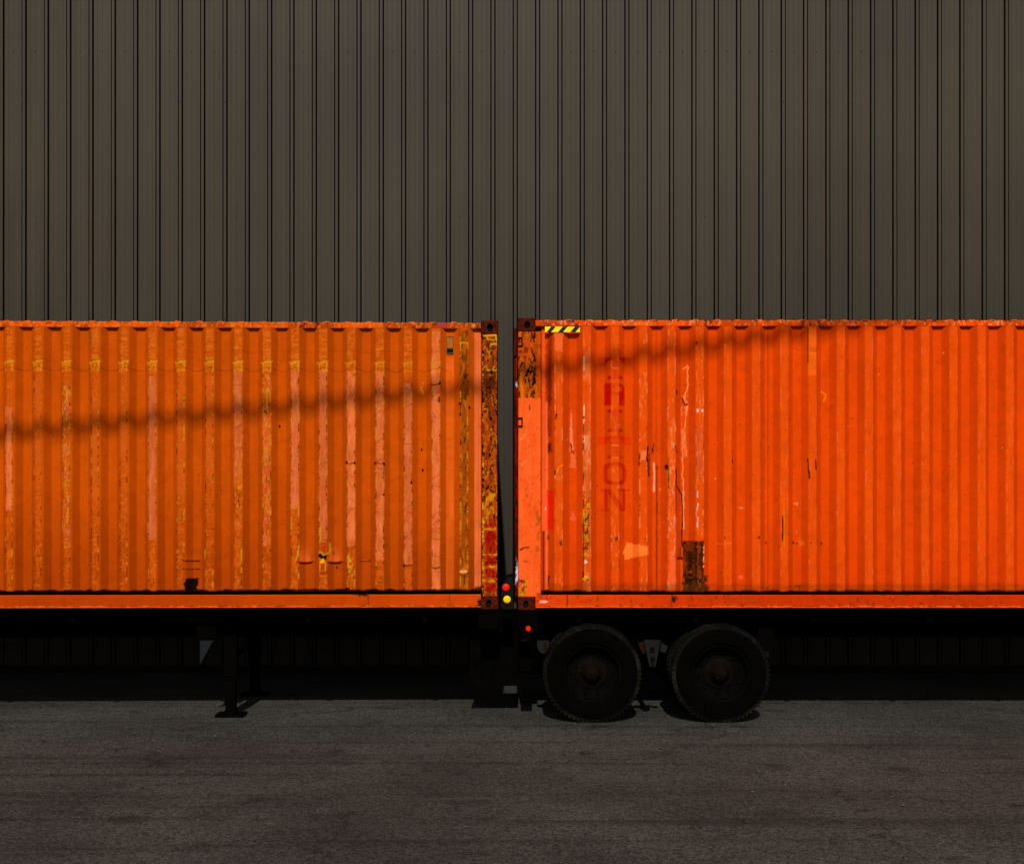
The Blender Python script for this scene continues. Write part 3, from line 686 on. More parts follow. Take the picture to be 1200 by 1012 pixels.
def disp_left(PX, PY):
    d = fbm(PX * .03, PY * .02, 9) * .004 - .002
    for x in (359, 393.3):
        ramp = np.clip((PY - 622) / 36, 0, 1) ** 2.2 * (1 - sm(658, 661, PY + .018 * (PX - x) ** 2))
        wdt = 4.2 + 5.5 * np.clip((PY - 640) / 18, 0, 1) ** 2
        d = d - 0.034 * ramp * np.exp(-((PX - x) / wdt) ** 4)
    for (x, y) in ((411.7, 543), (445.5, 543), (428, 657)):
        ramp = np.clip((PY - (y - 12)) / 12, 0, 1) * (PY < y) ; d = d + 0.010 * ramp * np.exp(-((PX - x) / 6) ** 4)
    ramp = np.clip((PY - 650) / 7, 0, 1) * (PY < 657) + np.clip((PY - 660) / 7, 0, 1) * (PY < 667)
    d = d - 0.014 * ramp * np.exp(-((PX - 226) / 9) ** 4)
    d = d - 0.012 * np.exp(-((PX - 543.5) / 5) ** 2 - ((PY - 671) / 3.5) ** 2)
    for (x, y, r, a) in ((379, 655, 8, .014), (300, 600, 30, .006), (460, 520, 40, -.006)):
        d = d + a * np.exp(-((PX - x) ** 2 + (PY - y) ** 2) / r ** 2)
    return d
def paint_post_left(PX, PY):
    c = Canvas(PX, PY, S(172, 68, 5), 200); base_noise(c, 8, .3)
    c.mix(.8 * c.noise(.35, .10, 1, .46, .58) * (1 - sm(560, 590, PY)), S(130, 42, 8))
    c.mix(.75 * (1 - sm(455, 540, PY)) * c.noise(.4, .15, 2, .42, .56), S(95, 38, 8))
    c.mix(c.noise(.5, .22, 3, .60, .66), S(45, 18, 6))
    e = np.minimum(PX - 565, 584 - PX)
    c.mix((1 - sm(1.0, 3.5, e)) * c.noise(.35, .3, 4, .60, .65) * .85, S(222, 168, 40)); c.mix((1 - sm(1.0, 3.5, e)) * c.noise(.4, .16, 5, .55, .60), DARK)
    c.mix(c.noise(.45, .3, 6, .66, .71) * .7, S(210, 130, 20))
    c.mix(c.rect(566, 583, 574, 610, 2, 4) * c.noise(.35, .2, 7, .52, .62) * .9, S(205, 132, 10))
    c.mix(c.spot(569, 611, 3.5, 4, .5), S(235, 180, 20))
    for (a, b) in ((608, 617), (622, 648), (652, 662), (667, 677), (683, 693)):
        c.mix(c.rect(568.5, 581, a, b, 1.2, 3.5, .35) * (.7 + .3 * c.noise(.4, .3, 33, .4, .5)), S(150, 10, 5))
    for y in (620, 650, 664, 681): c.mix(c.rect(566, 583, y - .9, y + .9, .8, 1.5, .4) * c.noise(.35, .6, int(y), .5, .58), S(225, 150, 25))
    c.mix(.8 * c.rect(574, 582, 402, 405, .6, 1.2), S(225, 150, 15)); c.mix(c.line([(567, 394), (581, 393), (582, 400)], .9), S(220, 165, 25))
    c.mix(c.line([(570, 434), (584, 434.5)], .9), S(215, 150, 20)); c.mix(c.line([(571, 393), (571, 398), (580, 399)], .7), YEL)
    for (x, y) in ((575, 491), (572, 571), (576, 436), (576, 414), (574, 533)): c.mix(c.spot(x, y, 1.4, 2.6), S(14, 6, 4))
    c.mix(c.rect(582.4, 586, 384, 700, .5), S(40, 14, 6))
    return c.c
def paint_toprail_left(PX, PY):
    c = Canvas(PX, PY, S(220, 86, 4), 300); base_noise(c, 5, .18)
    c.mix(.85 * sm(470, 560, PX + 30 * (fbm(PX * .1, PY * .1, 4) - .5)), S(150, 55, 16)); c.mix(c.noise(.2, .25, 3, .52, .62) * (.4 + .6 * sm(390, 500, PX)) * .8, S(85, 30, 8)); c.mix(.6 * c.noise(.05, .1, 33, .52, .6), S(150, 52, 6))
    c.mix(c.rect(-200, 700, 376.5, 378.6, .7, 1.4, .5) * c.noise(.4, .1, 8, .42, .5), S(60, 22, 10)); c.mix(c.noise(.6, .3, 12, .60, .66) * .4, S(250, 140, 60))
    c.mix(c.rect(512, 525, 379, 386, .8, 1), S(165, 60, 50)); c.mix(c.spot(273.5, 383, 2, 1.4), YEL); c.mix(c.spot(555, 382, 2.4, 2), YEL); c.mix(c.spot(242, 383, 1.5, 1), YEL)
    for x in (369, 352, 384): c.mix(c.rect(x, x + 8, 378, 385, .8, 2) * c.noise(.7, .2, x, .45, .55), S(90, 34, 10))
    return c.c
def paint_botrail_left(PX, PY):
    c = Canvas(PX, PY, S(188, 64, 1), 400); base_noise(c, 12, .14)
    c.mix(.5 * sm(380, 520, PX), S(215, 72, 12)); c.mix(.35 * (1 - sm(230, 330, PX)), S(170, 48, 2))  # vignette painted in: brighter towards the gap, darker at the far left
    c.mix(c.rect(-200, 700, 709.5, 713, .6, 1) * c.noise(.15, .1, 2, .4, .55), S(245, 130, 40))
    c.mix(.8 * c.line([(432, 697), (432.5, 711)], .6), S(120, 40, 10)); c.mix(.6 * c.line([(527, 697), (527, 711)], .6), S(130, 45, 10))
    for (x, y, a, b) in ((425, 696, 9, 2), (426, 711, 4, 1.4), (528, 711, 5, 1.6), (563, 706, 3.5, 5), (560, 711, 6, 1.5)): c.mix(c.spot(x, y, a, b, .5), S(50, 18, 8))
    return c.c
def seamless(PXc, PYc): return None
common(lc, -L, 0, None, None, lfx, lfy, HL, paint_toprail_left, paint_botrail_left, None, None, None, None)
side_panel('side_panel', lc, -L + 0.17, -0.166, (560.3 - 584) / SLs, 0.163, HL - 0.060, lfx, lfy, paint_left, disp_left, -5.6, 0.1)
side_panel('side_panel', lc, -L + 0.17, -0.166, (560.3 - 584) / SLs, 0.16, HL - 0.060, lfx, lfy, lambda a, b: np.ones(a.shape + (3,)) * S(215, 80, 5), None, 1, 0, ydir=-1, yface=W - 0.005)
painted_bar('corner_post', -0.166, -0.004, -0.002, 0.16, 0.112, HL - 0.115, lfx, lfy, paint_post_left, lc)
painted_bar('corner_post', -L + 0.004, -L + 0.166, -0.002, 0.16, 0.112, HL - 0.115, lfx, lfy, paint_post_left, lc, step=0.05)
for xx in (-0.166, -L + 0.004):
    bm = bmesh.new(); add_box(bm, xx, xx + 0.162, W - 0.16, W + 0.002, 0.112, HL - 0.115); bm_obj('corner_post', bm, M['rust_trim'], lc)
end_wall(lc, -0.004, 1, False, HL); end_wall(lc, -L + 0.004, -1, True, HL)
# data plate in a recess near the top
bm = bmesh.new(); xq = (527.3 - 584) / SLs
add_box(bm, xq - .036, xq + .036, DEP - 0.032, DEP - 0.017, (711.6 - 415) / SLs, (711.6 - 394) / SLs, .002, mi=1)
dp = bm_obj('data_plate', bm, [M['plate'], mat('plate_frame', S(80, 62, 40), .6, noise=.4, nscale=40)], lc)
bm = bmesh.new(); add_box(bm, xq - .029, xq + .029, DEP - 0.0345, DEP - 0.0325, (711.6 - 408) / SLs, (711.6 - 395.5) / SLs, 0); bm_obj('metal_tag', bm, M['plate'], dp)
bm = bmesh.new(); add_box(bm, xq - .031, xq + .031, DEP - 0.0345, DEP - 0.0325, (711.6 - 412.8) / SLs, (711.6 - 409) / SLs, 0); bm_obj('black_tag', bm, M['dark'], dp)

# ---- right container ---------------------------------------------------------
rx0 = (607 - 600) * D0 / 1500; SR = 1500 / D0
rc = empty('shipping_container', (rx0, 0, ZB), 0)
tag(rc, 'bright red-orange corrugated container with yellow and black striped corner mark, right of the gap', 'container', 'orange containers on trailers')
HR = 2.92
rfx = lambda X: 607 + X * SR
rfy = lambda Z: 712 - Z * SR

def letters(c):
    x = c.x; y = c.y; m = np.zeros(x.shape)
    def box(x0, x1, y0, y1): return c.full(c.rect(x0, x1, y0, y1, .45))
    def T(y0):
        k = np.maximum(box(701, 740, y0, y0 + 10.5) * 1.0, 0)
        cut = 1 - sm(.93, 1.05, np.hypot((x - 720.5) / 12.5, (y - (y0 + 13.5)) / 10.5))      # arch under the bar
        k = k * (1 - cut)
        k = np.maximum(k, box(716.5, 725, y0, y0 + 25)); return np.maximum(k, box(712, 729.5, y0 + 22.3, y0 + 26))
    def Rr(y0):
        k = box(708.3, 716.8, y0, y0 + 26)
        rr = np.hypot((x - 722.5) / 10.5, (y - (y0 + 6.8)) / 7.2); ri = np.hypot((x - 723) / 6, (y - (y0 + 6.8)) / 3.6)
        k = np.maximum(k, (1 - sm(.96, 1.04, rr)) * sm(.9, 1.1, ri) * (x > 715)); k = np.maximum(k, box(724.5, 733, y0 + 11, y0 + 26) * sm(0, .6, (y - y0 - 10) - (733 - x) * .3 + 2))
        return k
    def I(y0): return np.maximum(np.maximum(box(712, 729.5, y0, y0 + 3.6), box(712, 729.5, y0 + 22.5, y0 + 26)), box(716.8, 725, y0, y0 + 26))
    def O(y0):
        ex = 3.0; o = (np.abs((x - 720.8) / 14.2) ** ex + np.abs((y - y0 - 13) / 13.2) ** ex); i = (np.abs((x - 720.8) / 9.0) ** ex + np.abs((y - y0 - 13) / 9.6) ** ex)
        return (1 - sm(.94, 1.08, o)) * sm(.85, 1.15, i)
    def N(y0):
        k = np.maximum(box(708.5, 712.0, y0, y0 + 26), box(730, 733.5, y0, y0 + 26))
        k = np.maximum(k, c.full(c.poly([(709, y0), (716, y0), (734, y0 + 26), (727, y0 + 26)], .5, .1)))
        for (a, b, yy) in ((704, 716, y0), (727, 738.5, y0), (703.5, 713.5, y0 + 23.2)): k = np.maximum(k, box(a, b, yy, yy + 2.8))
        return k
    for fn, y0 in ((T, 418.2), (Rr, 449), (I, 480), (T, 511), (O, 541.8), (N, 572.8)): m = np.maximum(m, fn(y0))
    return m
def rslope(PX):
    u = np.abs(np.mod(PX - 704 + 16.5, 33.0) - 16.5) / 115.4     # distance from inner flat centre, m
    return sm(FL / 2 - .004, FL / 2 + .004, u) * (1 - sm(FL / 2 + SL - .004, FL / 2 + SL + .004, u))
def paint_right(PX, PY):
    c = Canvas(PX, PY, S(220, 70, 2), 500); base_noise(c, 21, .09)
    c.mix(.35 * sm(600, 700, PY + 30 * (fbm(PX * .05, PY * .02, 7) - .5)), S(205, 50, 1))
    outer = [687.6 + 33.05 * k for k in range(-1, 22)]
    for i, xc in enumerate(outer):
        x0, x1 = xc - 4.5, xc + 4.6; band = c.rect(x0, x1, 383, 694, .7)
        c.mix(band * .35 * (.6 + .4 * c.noise(.2, .02, i, .4, .6)), S(248, 92, 14)); wq = 1.0 if xc < 830 else .3; c.mix(band * .5 * wq * c.noise(.5, .1, i + 4, .62, .70), S(245, 120, 50))
        for xe in (x0 + .3, x1 - .3):
            c.mix(c.rect(xe - .6, xe + .6, 390, 690, .5) * c.noise(.1, .07, int(xe), .62, .66) * .6 * wq, S(250, 140, 100)); c.mix(c.rect(xe - .6, xe + .6, 500, 690, .5) * c.noise(.1, .12, int(xe) + 3, .64, .67) * .6 * wq, S(90, 30, 8))
    # ribs beside the lettering and post
    c.mix(c.rect(650, 659.5, 391, 412, 1, 2.5) * .85, S(245, 104, 48)); c.mix(.6 * c.rect(650, 659, 412, 690, 1.2, 1) * c.noise(.3, .06, 2, .42, .55), S(225, 88, 18))
    c.mix(.65 * c.rect(641.5, 646.5, 396, 530, 2.2, 2) * c.noise(.3, .03, 3, .3, .6), S(110, 32, 5)); c.mix(.5 * c.spot(643.5, 436, 4, 45), S(90, 26, 6))
    c.mix(.8 * c.spot(643.5, 524, 2, 7, .5), S(60, 20, 6)); c.mix(.85 * c.spot(643, 679, 1.8, 7, .6), S(50, 16, 8)); c.mix(.7 * c.line([(642.5, 490), (643.5, 510)], .9), S(80, 24, 8))
    c.mix(c.rect(636, 638.5, 384, 694, .4) * .6, S(255, 98, 40)); c.mix(c.rect(639.3, 642, 470, 692, .6) * .75 * c.noise(.2, .02, 7, .3, .5), S(248, 108, 66)); c.mix(c.rect(635.8, 638.4, 622, 692, .4) * .9, S(120, 20, 4))
    c.mix(.55 * c.rect(635, 642, 573, 621, .6, .8), S(250, 92, 40)); c.mix(c.rect(641.3, 649, 573.5, 621, .8, .5) * .9, S(240, 32, 2))
    c.mix(c.spot(639.6, 596, 1.2, 1.2), S(240, 190, 180))
    # rib at 687 worn all the way
    z = c.rect(683.3, 692.3, 386, 692, .6)
    c.mix(z * .7 * c.noise(.3, .05, 11, .42, .56), S(238, 112, 50)); c.mix(z * sm(480, 520, PY) * c.noise(.4, .09, 12, .50, .60) * .85, S(190, 92, 34))
    c.mix(c.rect(683, 691, 510, 550, 1, 3) * c.noise(.4, .1, 14, .4, .5) * .8, S(240, 132, 84)); c.mix(c.rect(683.5, 690, 590, 650, 1, 3) * c.noise(.5, .3, 15, .48, .55), S(222, 140, 18))
    c.mix(c.rect(683, 690, 575, 645, 1, 3) * c.noise(.5, .25, 16, .56, .61), S(100, 42, 10)); c.mix(c.rect(683, 684.4, 480, 690, .4) * c.noise(.2, .1, 17, .45, .52), S(70, 28, 10))
    c.mix(c.rect(683.6, 684.8, 400, 520, .4) * c.noise(.2, .07, 18, .52, .58), S(250, 180, 140)); c.mix(c.spot(686.2, 658, 2, 1.8, .4), S(250, 200, 170)); c.mix(c.spot(686, 677, 3.2, 3.4, .3), S(228, 150, 18)); c.mix(c.spot(688.3, 679, 1.2, 1.4), DARK)
    c.mix(c.line([(683.5, 669), (683.5, 676)], .8), DARK); c.mix(c.spot(684, 489, 1, 2.2), DARK); c.mix(.8 * c.line([(683, 642), (690, 642.5)], .8), DARK)
    # triangular pink scratches
    c.mix(c.poly([(669.6, 482), (671.5, 505), (672.5, 528), (668, 528), (668, 500)], .7, .8) * .9, S(245, 128, 88)); c.mix(c.rect(668, 675, 530, 548, .8, 2) * .6, S(240, 112, 62))
    c.mix(c.line([(669, 520), (670.5, 528), (673, 531)], 1.1, .6), S(110, 36, 10)); c.mix(c.poly([(671, 598), (675.5, 607), (673, 611), (668.5, 609)], .8, .8) * .8, S(238, 96, 60))
    c.mix(c.line([(651.8, 485), (651, 491)], 1.1), DARK); c.mix(c.line([(651, 555), (655, 547), (659, 545)], .8), S(250, 120, 20)); c.mix(c.line([(650.6, 552), (650.4, 556)], .9), DARK)
    # thin vertical sheet joints
    for x in (769.5, 667.0, 901): c.mix(.45 * c.line([(x, 384), (x, 694)], .45, .1), S(120, 34, 4))
    # lettering, rubbed away on the flats
    lm = letters(c); sl = rslope(PX); keep = .36 + .60 * sl
    keep = keep * (1 - .30 * sl * (PY > 505)) + .16 * (PY > 535)
    c.mix(lm * np.clip(keep, 0, 1) * (1 - .25 * c.noise(.15, .12, 33, .45, .6)), S(196, 10, 1))
    c.mix(.5 * c.line([(717, 431.5), (724.5, 431.5)], .7), S(255, 140, 50)); c.mix(.5 * c.line([(717, 521.5), (724.5, 521.5)], .7), S(255, 150, 60)); c.mix(.5 * c.line([(717, 536), (724.5, 536)], .7), S(255, 140, 50))
    c.mix(.28 * c.rect(702, 742, 511, 521.6, .5), S(235, 48, 2))
    # pale orange repaint patch
    c.mix(c.poly([(727, 637), (736, 635.6), (760.2, 640.3), (759, 653.2), (738, 655), (727.5, 657.6), (730.5, 648)], .5, 1.0) * .95, S(255, 122, 40))
    # grain marks and pits
    rs = random.Random(14)
    for k in range(34):
        x = rs.uniform(640, 1180); y = rs.uniform(395, 690); c.mix(.55 * c.spot(x, y, rs.uniform(.5, 1.1), rs.uniform(.6, 1.8)), S(90, 28, 6) if rs.random() < .5 else S(252, 140, 80))
    for (x, y, a, b) in ((722.5, 631, 2.2, 3.5), (756, 631, 1, 2), (657, 636, 1.8, 4), (642.5, 629, 1.5, 3), (849, 630, 1.3, 2.2), (889, 630, 1.5, 2), (898.5, 636, 1.4, 1.6), (930.5, 636, 2, 2), (936.5, 636.5, 2.6, 1.3),
                         (963.5, 636.5, 1.8, 2.4), (845, 671, 1, 1.2), (900, 690, 2, 2), (738, 693, 2.5, 2), (625, 600, 1, 1), (950, 636, 1, 1)): c.mix(.8 * c.spot(x, y, a, b, .5), S(85, 30, 14))
    c.mix(.5 * c.spot(870, 595, 3.5, 1.6, .6), S(250, 140, 90)); c.mix(.7 * c.spot(935, 590, 3.2, 2, .7), S(225, 140, 70)); c.mix(.6 * c.spot(869, 676, 2.6, 2, .5), S(255, 110, 70)); c.mix(.5 * c.spot(940, 636, 3, 2.5, .6), S(245, 120, 30))
    c.mix(.5 * c.line([(840, 637), (858, 636)], .7), S(240, 120, 40)); c.mix(c.line([(934, 687), (939, 686.5), (938, 690)], .8), S(60, 20, 6))
    c.mix(c.line([(916.7, 605), (916.4, 634)], 1.0, .3), S(70, 26, 6)); c.mix(c.line([(918, 590), (918.6, 640)], .7, .4) * .7, S(220, 120, 20)); c.mix(.6 * c.line([(919, 621), (925, 621)], .7), S(200, 90, 20))
    # torn ribs and cracks
    c.mix(c.line([(749, 533), (748.8, 545)], .9), S(100, 34, 10)); c.mix(c.poly([(753, 528), (757.5, 527), (757.5, 538), (750, 540)], .8, 1) * .8, S(250, 125, 72))
    c.mix(c.line([(759.5, 524), (758.2, 535), (759.6, 545), (760.5, 558)], 1.3, .4), S(50, 16, 6)); c.mix(.7 * c.spot(761, 545, 1.6, 14), S(120, 38, 8)); c.mix(c.line([(766.5, 520), (764.8, 530)], .9, .6), S(90, 28, 8))
    c.mix(c.line([(766.8, 543), (767.5, 556), (767, 575)], 1.6, .4), S(252, 150, 112)); c.mix(c.line([(770.6, 545), (770.4, 690)], .6, .2) * .8, S(80, 26, 8))
    c.mix(c.spot(781.5, 547, 2.2, 3.2, .5), S(50, 16, 6)); c.mix(c.line([(783.2, 548), (783.6, 572)], 1.1, .4), S(80, 40, 12)); c.mix(c.line([(785, 548), (792, 549)], .7), S(250, 140, 80))
    z = c.rect(783.5, 792.4, 500, 690, .7); c.mix(z * c.noise(.5, .15, 44, .62, .68) * .6, S(225, 170, 150)); c.mix(z * c.noise(.5, .18, 45, .64, .68) * (1 - sm(540, 575, PY)), YEL * .9); c.mix(.35 * z, S(252, 96, 26))
    c.mix(c.line([(792.2, 548), (792, 568), (799.8, 578.5), (800.6, 600), (799.6, 632), (803.5, 650), (807, 668)], .9, .5), S(45, 15, 6))
    c.mix(c.line([(792.3, 570), (792, 606)], .7, .3) * .7, S(110, 40, 12)); c.mix(c.line([(791, 522), (794, 530)], .8), S(120, 40, 10)); c.mix(c.line([(801.5, 560), (802, 620)], .7, .5) * .7, S(245, 160, 120))
    c.mix(c.spot(797.5, 654, 5, 2.2, .6) * .9, S(50, 18, 8)); c.mix(c.line([(799.5, 632), (797.5, 652)], .8) * .7, S(90, 30, 8))
    c.mix(c.line([(791, 640), (789, 650)], 1.3), S(230, 130, 60)); c.mix(c.rect(785, 792, 645, 690, 1.2, 1.5) * .5, S(248, 100, 56))
    # pale long scratch on inner flat near 803
    c.mix(c.line([(800.6, 432), (806.5, 428), (807, 455), (802, 466), (806, 472), (801, 520), (800.8, 560)], .9, 1.2) * .9, S(252, 140, 70)); c.mix(c.rect(799.5, 806, 463, 535, 1, 2) * c.noise(.5, .1, 50, .45, .55) * .8, S(250, 124, 62))
    c.mix(c.line([(800, 466), (803, 474), (806, 473)], 1.2, .5), S(90, 34, 10)); c.mix(c.spot(816, 402, 1.2, 2), S(110, 40, 10))
    z = c.rect(815.5, 824.5, 500, 556, 1, 2); c.mix(z * c.noise(.4, .2, 51, .46, .58) * .45, S(190, 90, 66)); z = c.rect(815.5, 824.5, 460, 640, .7)
    c.mix(z * c.noise(.8, .2, 52, .74, .79) * .7, S(235, 150, 125)); c.mix(c.spot(817, 481, 1.2, 2), S(250, 195, 190)); c.mix(c.spot(823, 481, 1, 1.6), S(250, 195, 190))
    for (a, b) in ((575, 582), (590, 597), (606, 617)): c.mix(.6 * c.line([(817.4, a), (817, b)], .8), S(250, 200, 180))
    # rusty repaired rectangle
    z = c.rect(801.2, 824.6, 633.5, 694, .5, .5); c.mix(z * .95, S(108, 40, 8)); c.mix(z * c.noise(.45, .05, 60, .48, .60) * .85, S(48, 18, 6))
    c.mix(c.rect(806.5, 812.5, 646, 690, 1, 2.5) * .8, S(34, 12, 6)); c.mix(c.rect(814, 816.5, 636, 672, .7, 1) * .8, S(40, 14, 6)); c.mix(c.rect(802, 830, 676, 694, 1.5, 4) * c.noise(.3, .3, 61, .4, .52), S(34, 26, 10))
    c.mix(c.rect(822, 830, 674, 692, 1, 3) * c.noise(.4, .3, 62, .4, .5) * .9, S(60, 34, 12)); c.mix(z * c.noise(.4, .3, 63, .62, .68) * .7, S(170, 70, 16)); c.mix(c.line([(824.6, 640), (824.4, 664)], .7, .4) * c.noise(.2, .3, 64, .4, .5), S(240, 170, 140))
    # top corner of a far rib
    for xc in (951.2,): c.mix(c.line([(xc - 4.5, 411.5), (xc + 4.8, 411.5)], 1.2, .3), S(70, 24, 8)); c.mix(.6 * c.rect(xc - 4.5, xc + 4.6, 384, 440, .7), S(240, 104, 18)); c.mix(c.rect(xc - 5.5, xc - 4.3, 384, 425, .5) * .8, S(90, 30, 6)); c.mix(c.line([(xc - 5, 538), (xc - 3, 560)], .9), S(70, 24, 8)); c.mix(c.line([(xc + 4, 538), (xc + 4.5, 550)], .9), S(90, 30, 8))
    c.mix(c.line([(964, 458), (969, 462), (967, 470)], .9, .5) * .8, S(230, 130, 30)); c.mix(c.spot(858, 541, 1, 3), S(60, 20, 8)); c.mix(c.spot(793, 460, 1, 3), S(60, 20, 8))
    # foot of panel
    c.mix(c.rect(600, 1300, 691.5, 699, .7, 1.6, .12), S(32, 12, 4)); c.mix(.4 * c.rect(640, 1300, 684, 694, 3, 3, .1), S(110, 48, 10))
    c.mix(.25 * c.noise(.3, .2, 71, .75, .78), S(110, 40, 10))
    return c.c
def disp_right(PX, PY):
    d = fbm(PX * .025, PY * .02, 19) * .006 - .003
    for (x, y, rx_, ry_, a) in ((671, 520, 5, 30, .008), (758, 545, 6, 20, .016), (797, 560, 10, 40, .012), (803, 475, 6, 8, .012), (812, 665, 18, 30, .014), (797, 654, 6, 6, .012), (951, 411, 7, 3, .010), (643, 500, 5, 60, .010), (730, 640, 40, 30, .005), (687, 677, 4, 4, -.01)):
        d = d + a * np.exp(-((PX - x) / rx_) ** 2 - ((PY - y) / ry_) ** 2)
    return d
def paint_post_right(PX, PY):
    c = Canvas(PX, PY, S(178, 72, 8), 600); base_noise(c, 31, .28)
    c.mix(.8 * c.noise(.3, .10, 1, .46, .58), S(205, 98, 10)); c.mix(.85 * c.noise(.4, .14, 2, .52, .62) * (PX < 630), S(110, 36, 8)); c.mix(c.noise(.45, .2, 3, .60, .65), S(34, 12, 8))
    c.mix(c.rect(609.5, 613, 435, 466, 1, 1.5) * .7, S(235, 120, 12)); c.mix(c.rect(611, 625, 398, 425, 2, 3) * c.noise(.2, .6, 4, .5, .55) * .8, S(215, 70, 14)); c.mix(c.rect(623.5, 627.5, 388, 462, .7, 2) * c.noise(.3, .15, 5, .5, .56), S(30, 12, 8))
    c.mix(c.rect(628.5, 634, 384, 700, 1.0) * .6, S(205, 70, 10))
    up = c.rect(590, 634, 466.2, 694, .5, .5)
    c.mix(up, S(250, 100, 38)); c.mix(up * c.noise(.5, .02, 6, .45, .6) * .5, S(255, 84, 10)); c.mix(up * c.noise(.12, .05, 8, .5, .6) * .35, S(235, 72, 20))
    c.mix(up * c.noise(.45, .3, 7, .72, .76) * .6, S(120, 44, 14)); c.mix(c.line([(610, 644), (614, 641.5), (620, 641)], 1.3, .5), S(120, 44, 14)); c.mix(.8 * c.line([(614, 657.5), (620, 658)], .9, .5), S(140, 50, 16))
    c.mix(.8 * c.rect(627.5, 632.5, 598, 660, 1, 3) * c.noise(.3, .14, 9, .5, .56), S(170, 80, 18)); c.mix(c.line([(620.5, 475), (621, 480)], .9), S(130, 46, 14)); c.mix(c.line([(611, 545), (616, 540)], .8) * .7, S(255, 150, 90)); c.mix(c.line([(610, 515), (616, 509)], .8) * .6, S(255, 150, 90))
    lo = c.rect(600, 629, 680, 716, 1, 4, .3)
    c.mix(lo * c.noise(.3, .3, 10, .42, .5) * (PX < 619), S(205, 130, 12)); c.mix(lo * c.noise(.4, .4, 11, .50, .56) * (1 - sm(684, 690, PY)) * (PX < 618), S(100, 28, 8)); c.mix(c.rect(616, 629, 693, 701, .8, 2), S(255, 100, 20))
    c.mix(.8 * c.rect(607, 616, 678, 694, 1.5, 4, .35) * c.noise(.5, .4, 44, .50, .58), S(80, 22, 8))
    return c.c
def paint_toprail_right(PX, PY):
    c = Canvas(PX, PY, S(236, 80, 4), 700); base_noise(c, 41, .14)
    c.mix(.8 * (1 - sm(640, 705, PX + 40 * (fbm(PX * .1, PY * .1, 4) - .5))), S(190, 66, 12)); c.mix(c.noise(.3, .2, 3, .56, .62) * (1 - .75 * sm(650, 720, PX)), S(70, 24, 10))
    c.mix(.6 * c.noise(.05, .1, 33, .52, .6), S(170, 54, 6))
    c.mix(c.rect(600, 1400, 373.5, 376, .7, 1.6, .5) * c.noise(.25, .1, 8, .5, .56), S(70, 26, 8))
    for x in (816, 825, 832, 940, 948, 958): c.mix(c.rect(x, x + 3, 375, 382, .8, 1.6, .4) * .8, S(80, 28, 8))
    c.mix(c.rect(735, 765, 377, 383, 1, 2, .2) * .35, S(250, 130, 50)); c.mix(c.noise(.5, .3, 12, .63, .67) * .6, S(255, 150, 90))
    return c.c
def paint_botrail_right(PX, PY):
    c = Canvas(PX, PY, S(205, 52, 1), 800); base_noise(c, 52, .12)
    c.mix(.5 * (1 - sm(690, 800, PX)), S(238, 72, 6)); c.mix(.35 * sm(850, 960, PX), S(190, 42, 2))  # painted vignette on this rail too: brighter near the gap, darker rightwards
    c.mix(c.rect(600, 1400, 709.6, 713, .5, .9) * c.noise(.12, .1, 2, .42, .54), S(245, 122, 46)); c.mix(.85 * c.line([(664.8, 697), (664.6, 712)], .8, .1), S(60, 20, 6)); c.mix(.6 * c.line([(727, 708), (727, 713)], .8), DARK)
    for (x0, x1) in ((633, 635.5), (636, 638), (638.6, 642)): c.mix(c.line([(x0, 705.5), ((x0 + x1) / 2, 704), (x1, 705)], .9, .5) * .85, S(235, 190, 190))
    c.mix(c.line([(788, 699), (790, 705), (791, 699)], 1.4, .6), S(50, 18, 6)); c.mix(c.noise(.3, .3, 9, .68, .72) * .7, S(110, 36, 8)); c.mix(.7 * c.line([(787, 697), (787, 712)], .5), S(120, 36, 8))
    return c.c
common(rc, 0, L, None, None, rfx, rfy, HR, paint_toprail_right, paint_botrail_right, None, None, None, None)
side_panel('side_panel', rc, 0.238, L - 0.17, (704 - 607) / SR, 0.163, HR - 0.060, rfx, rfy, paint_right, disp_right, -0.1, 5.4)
side_panel('side_panel', rc, 0.17, L - 0.17, (704 - 607) / SR, 0.16, HR - 0.060, rfx, rfy, lambda a, b: np.ones(a.shape + (3,)) * S(235, 70, 3), None, 1, 0, ydir=-1, yface=W - 0.005)
painted_bar('corner_post', 0.004, 0.232, -0.002, 0.16, 0.112, HR - 0.115, rfx, rfy, paint_post_right, rc)
painted_bar('corner_post', L - 0.166, L - 0.004, -0.002, 0.16, 0.112, HR - 0.115, rfx, rfy, paint_post_right, rc, step=0.05)
for xx in (0.004, L - 0.166):
    bm = bmesh.new(); add_box(bm, xx, xx + 0.162, W - 0.16, W + 0.002, 0.112, HR - 0.115); bm_obj('corner_post', bm, M['rust_trim'], rc)
end_wall(rc, 0.004, -1, True, HR); end_wall(rc, L - 0.004, 1, False, HR)
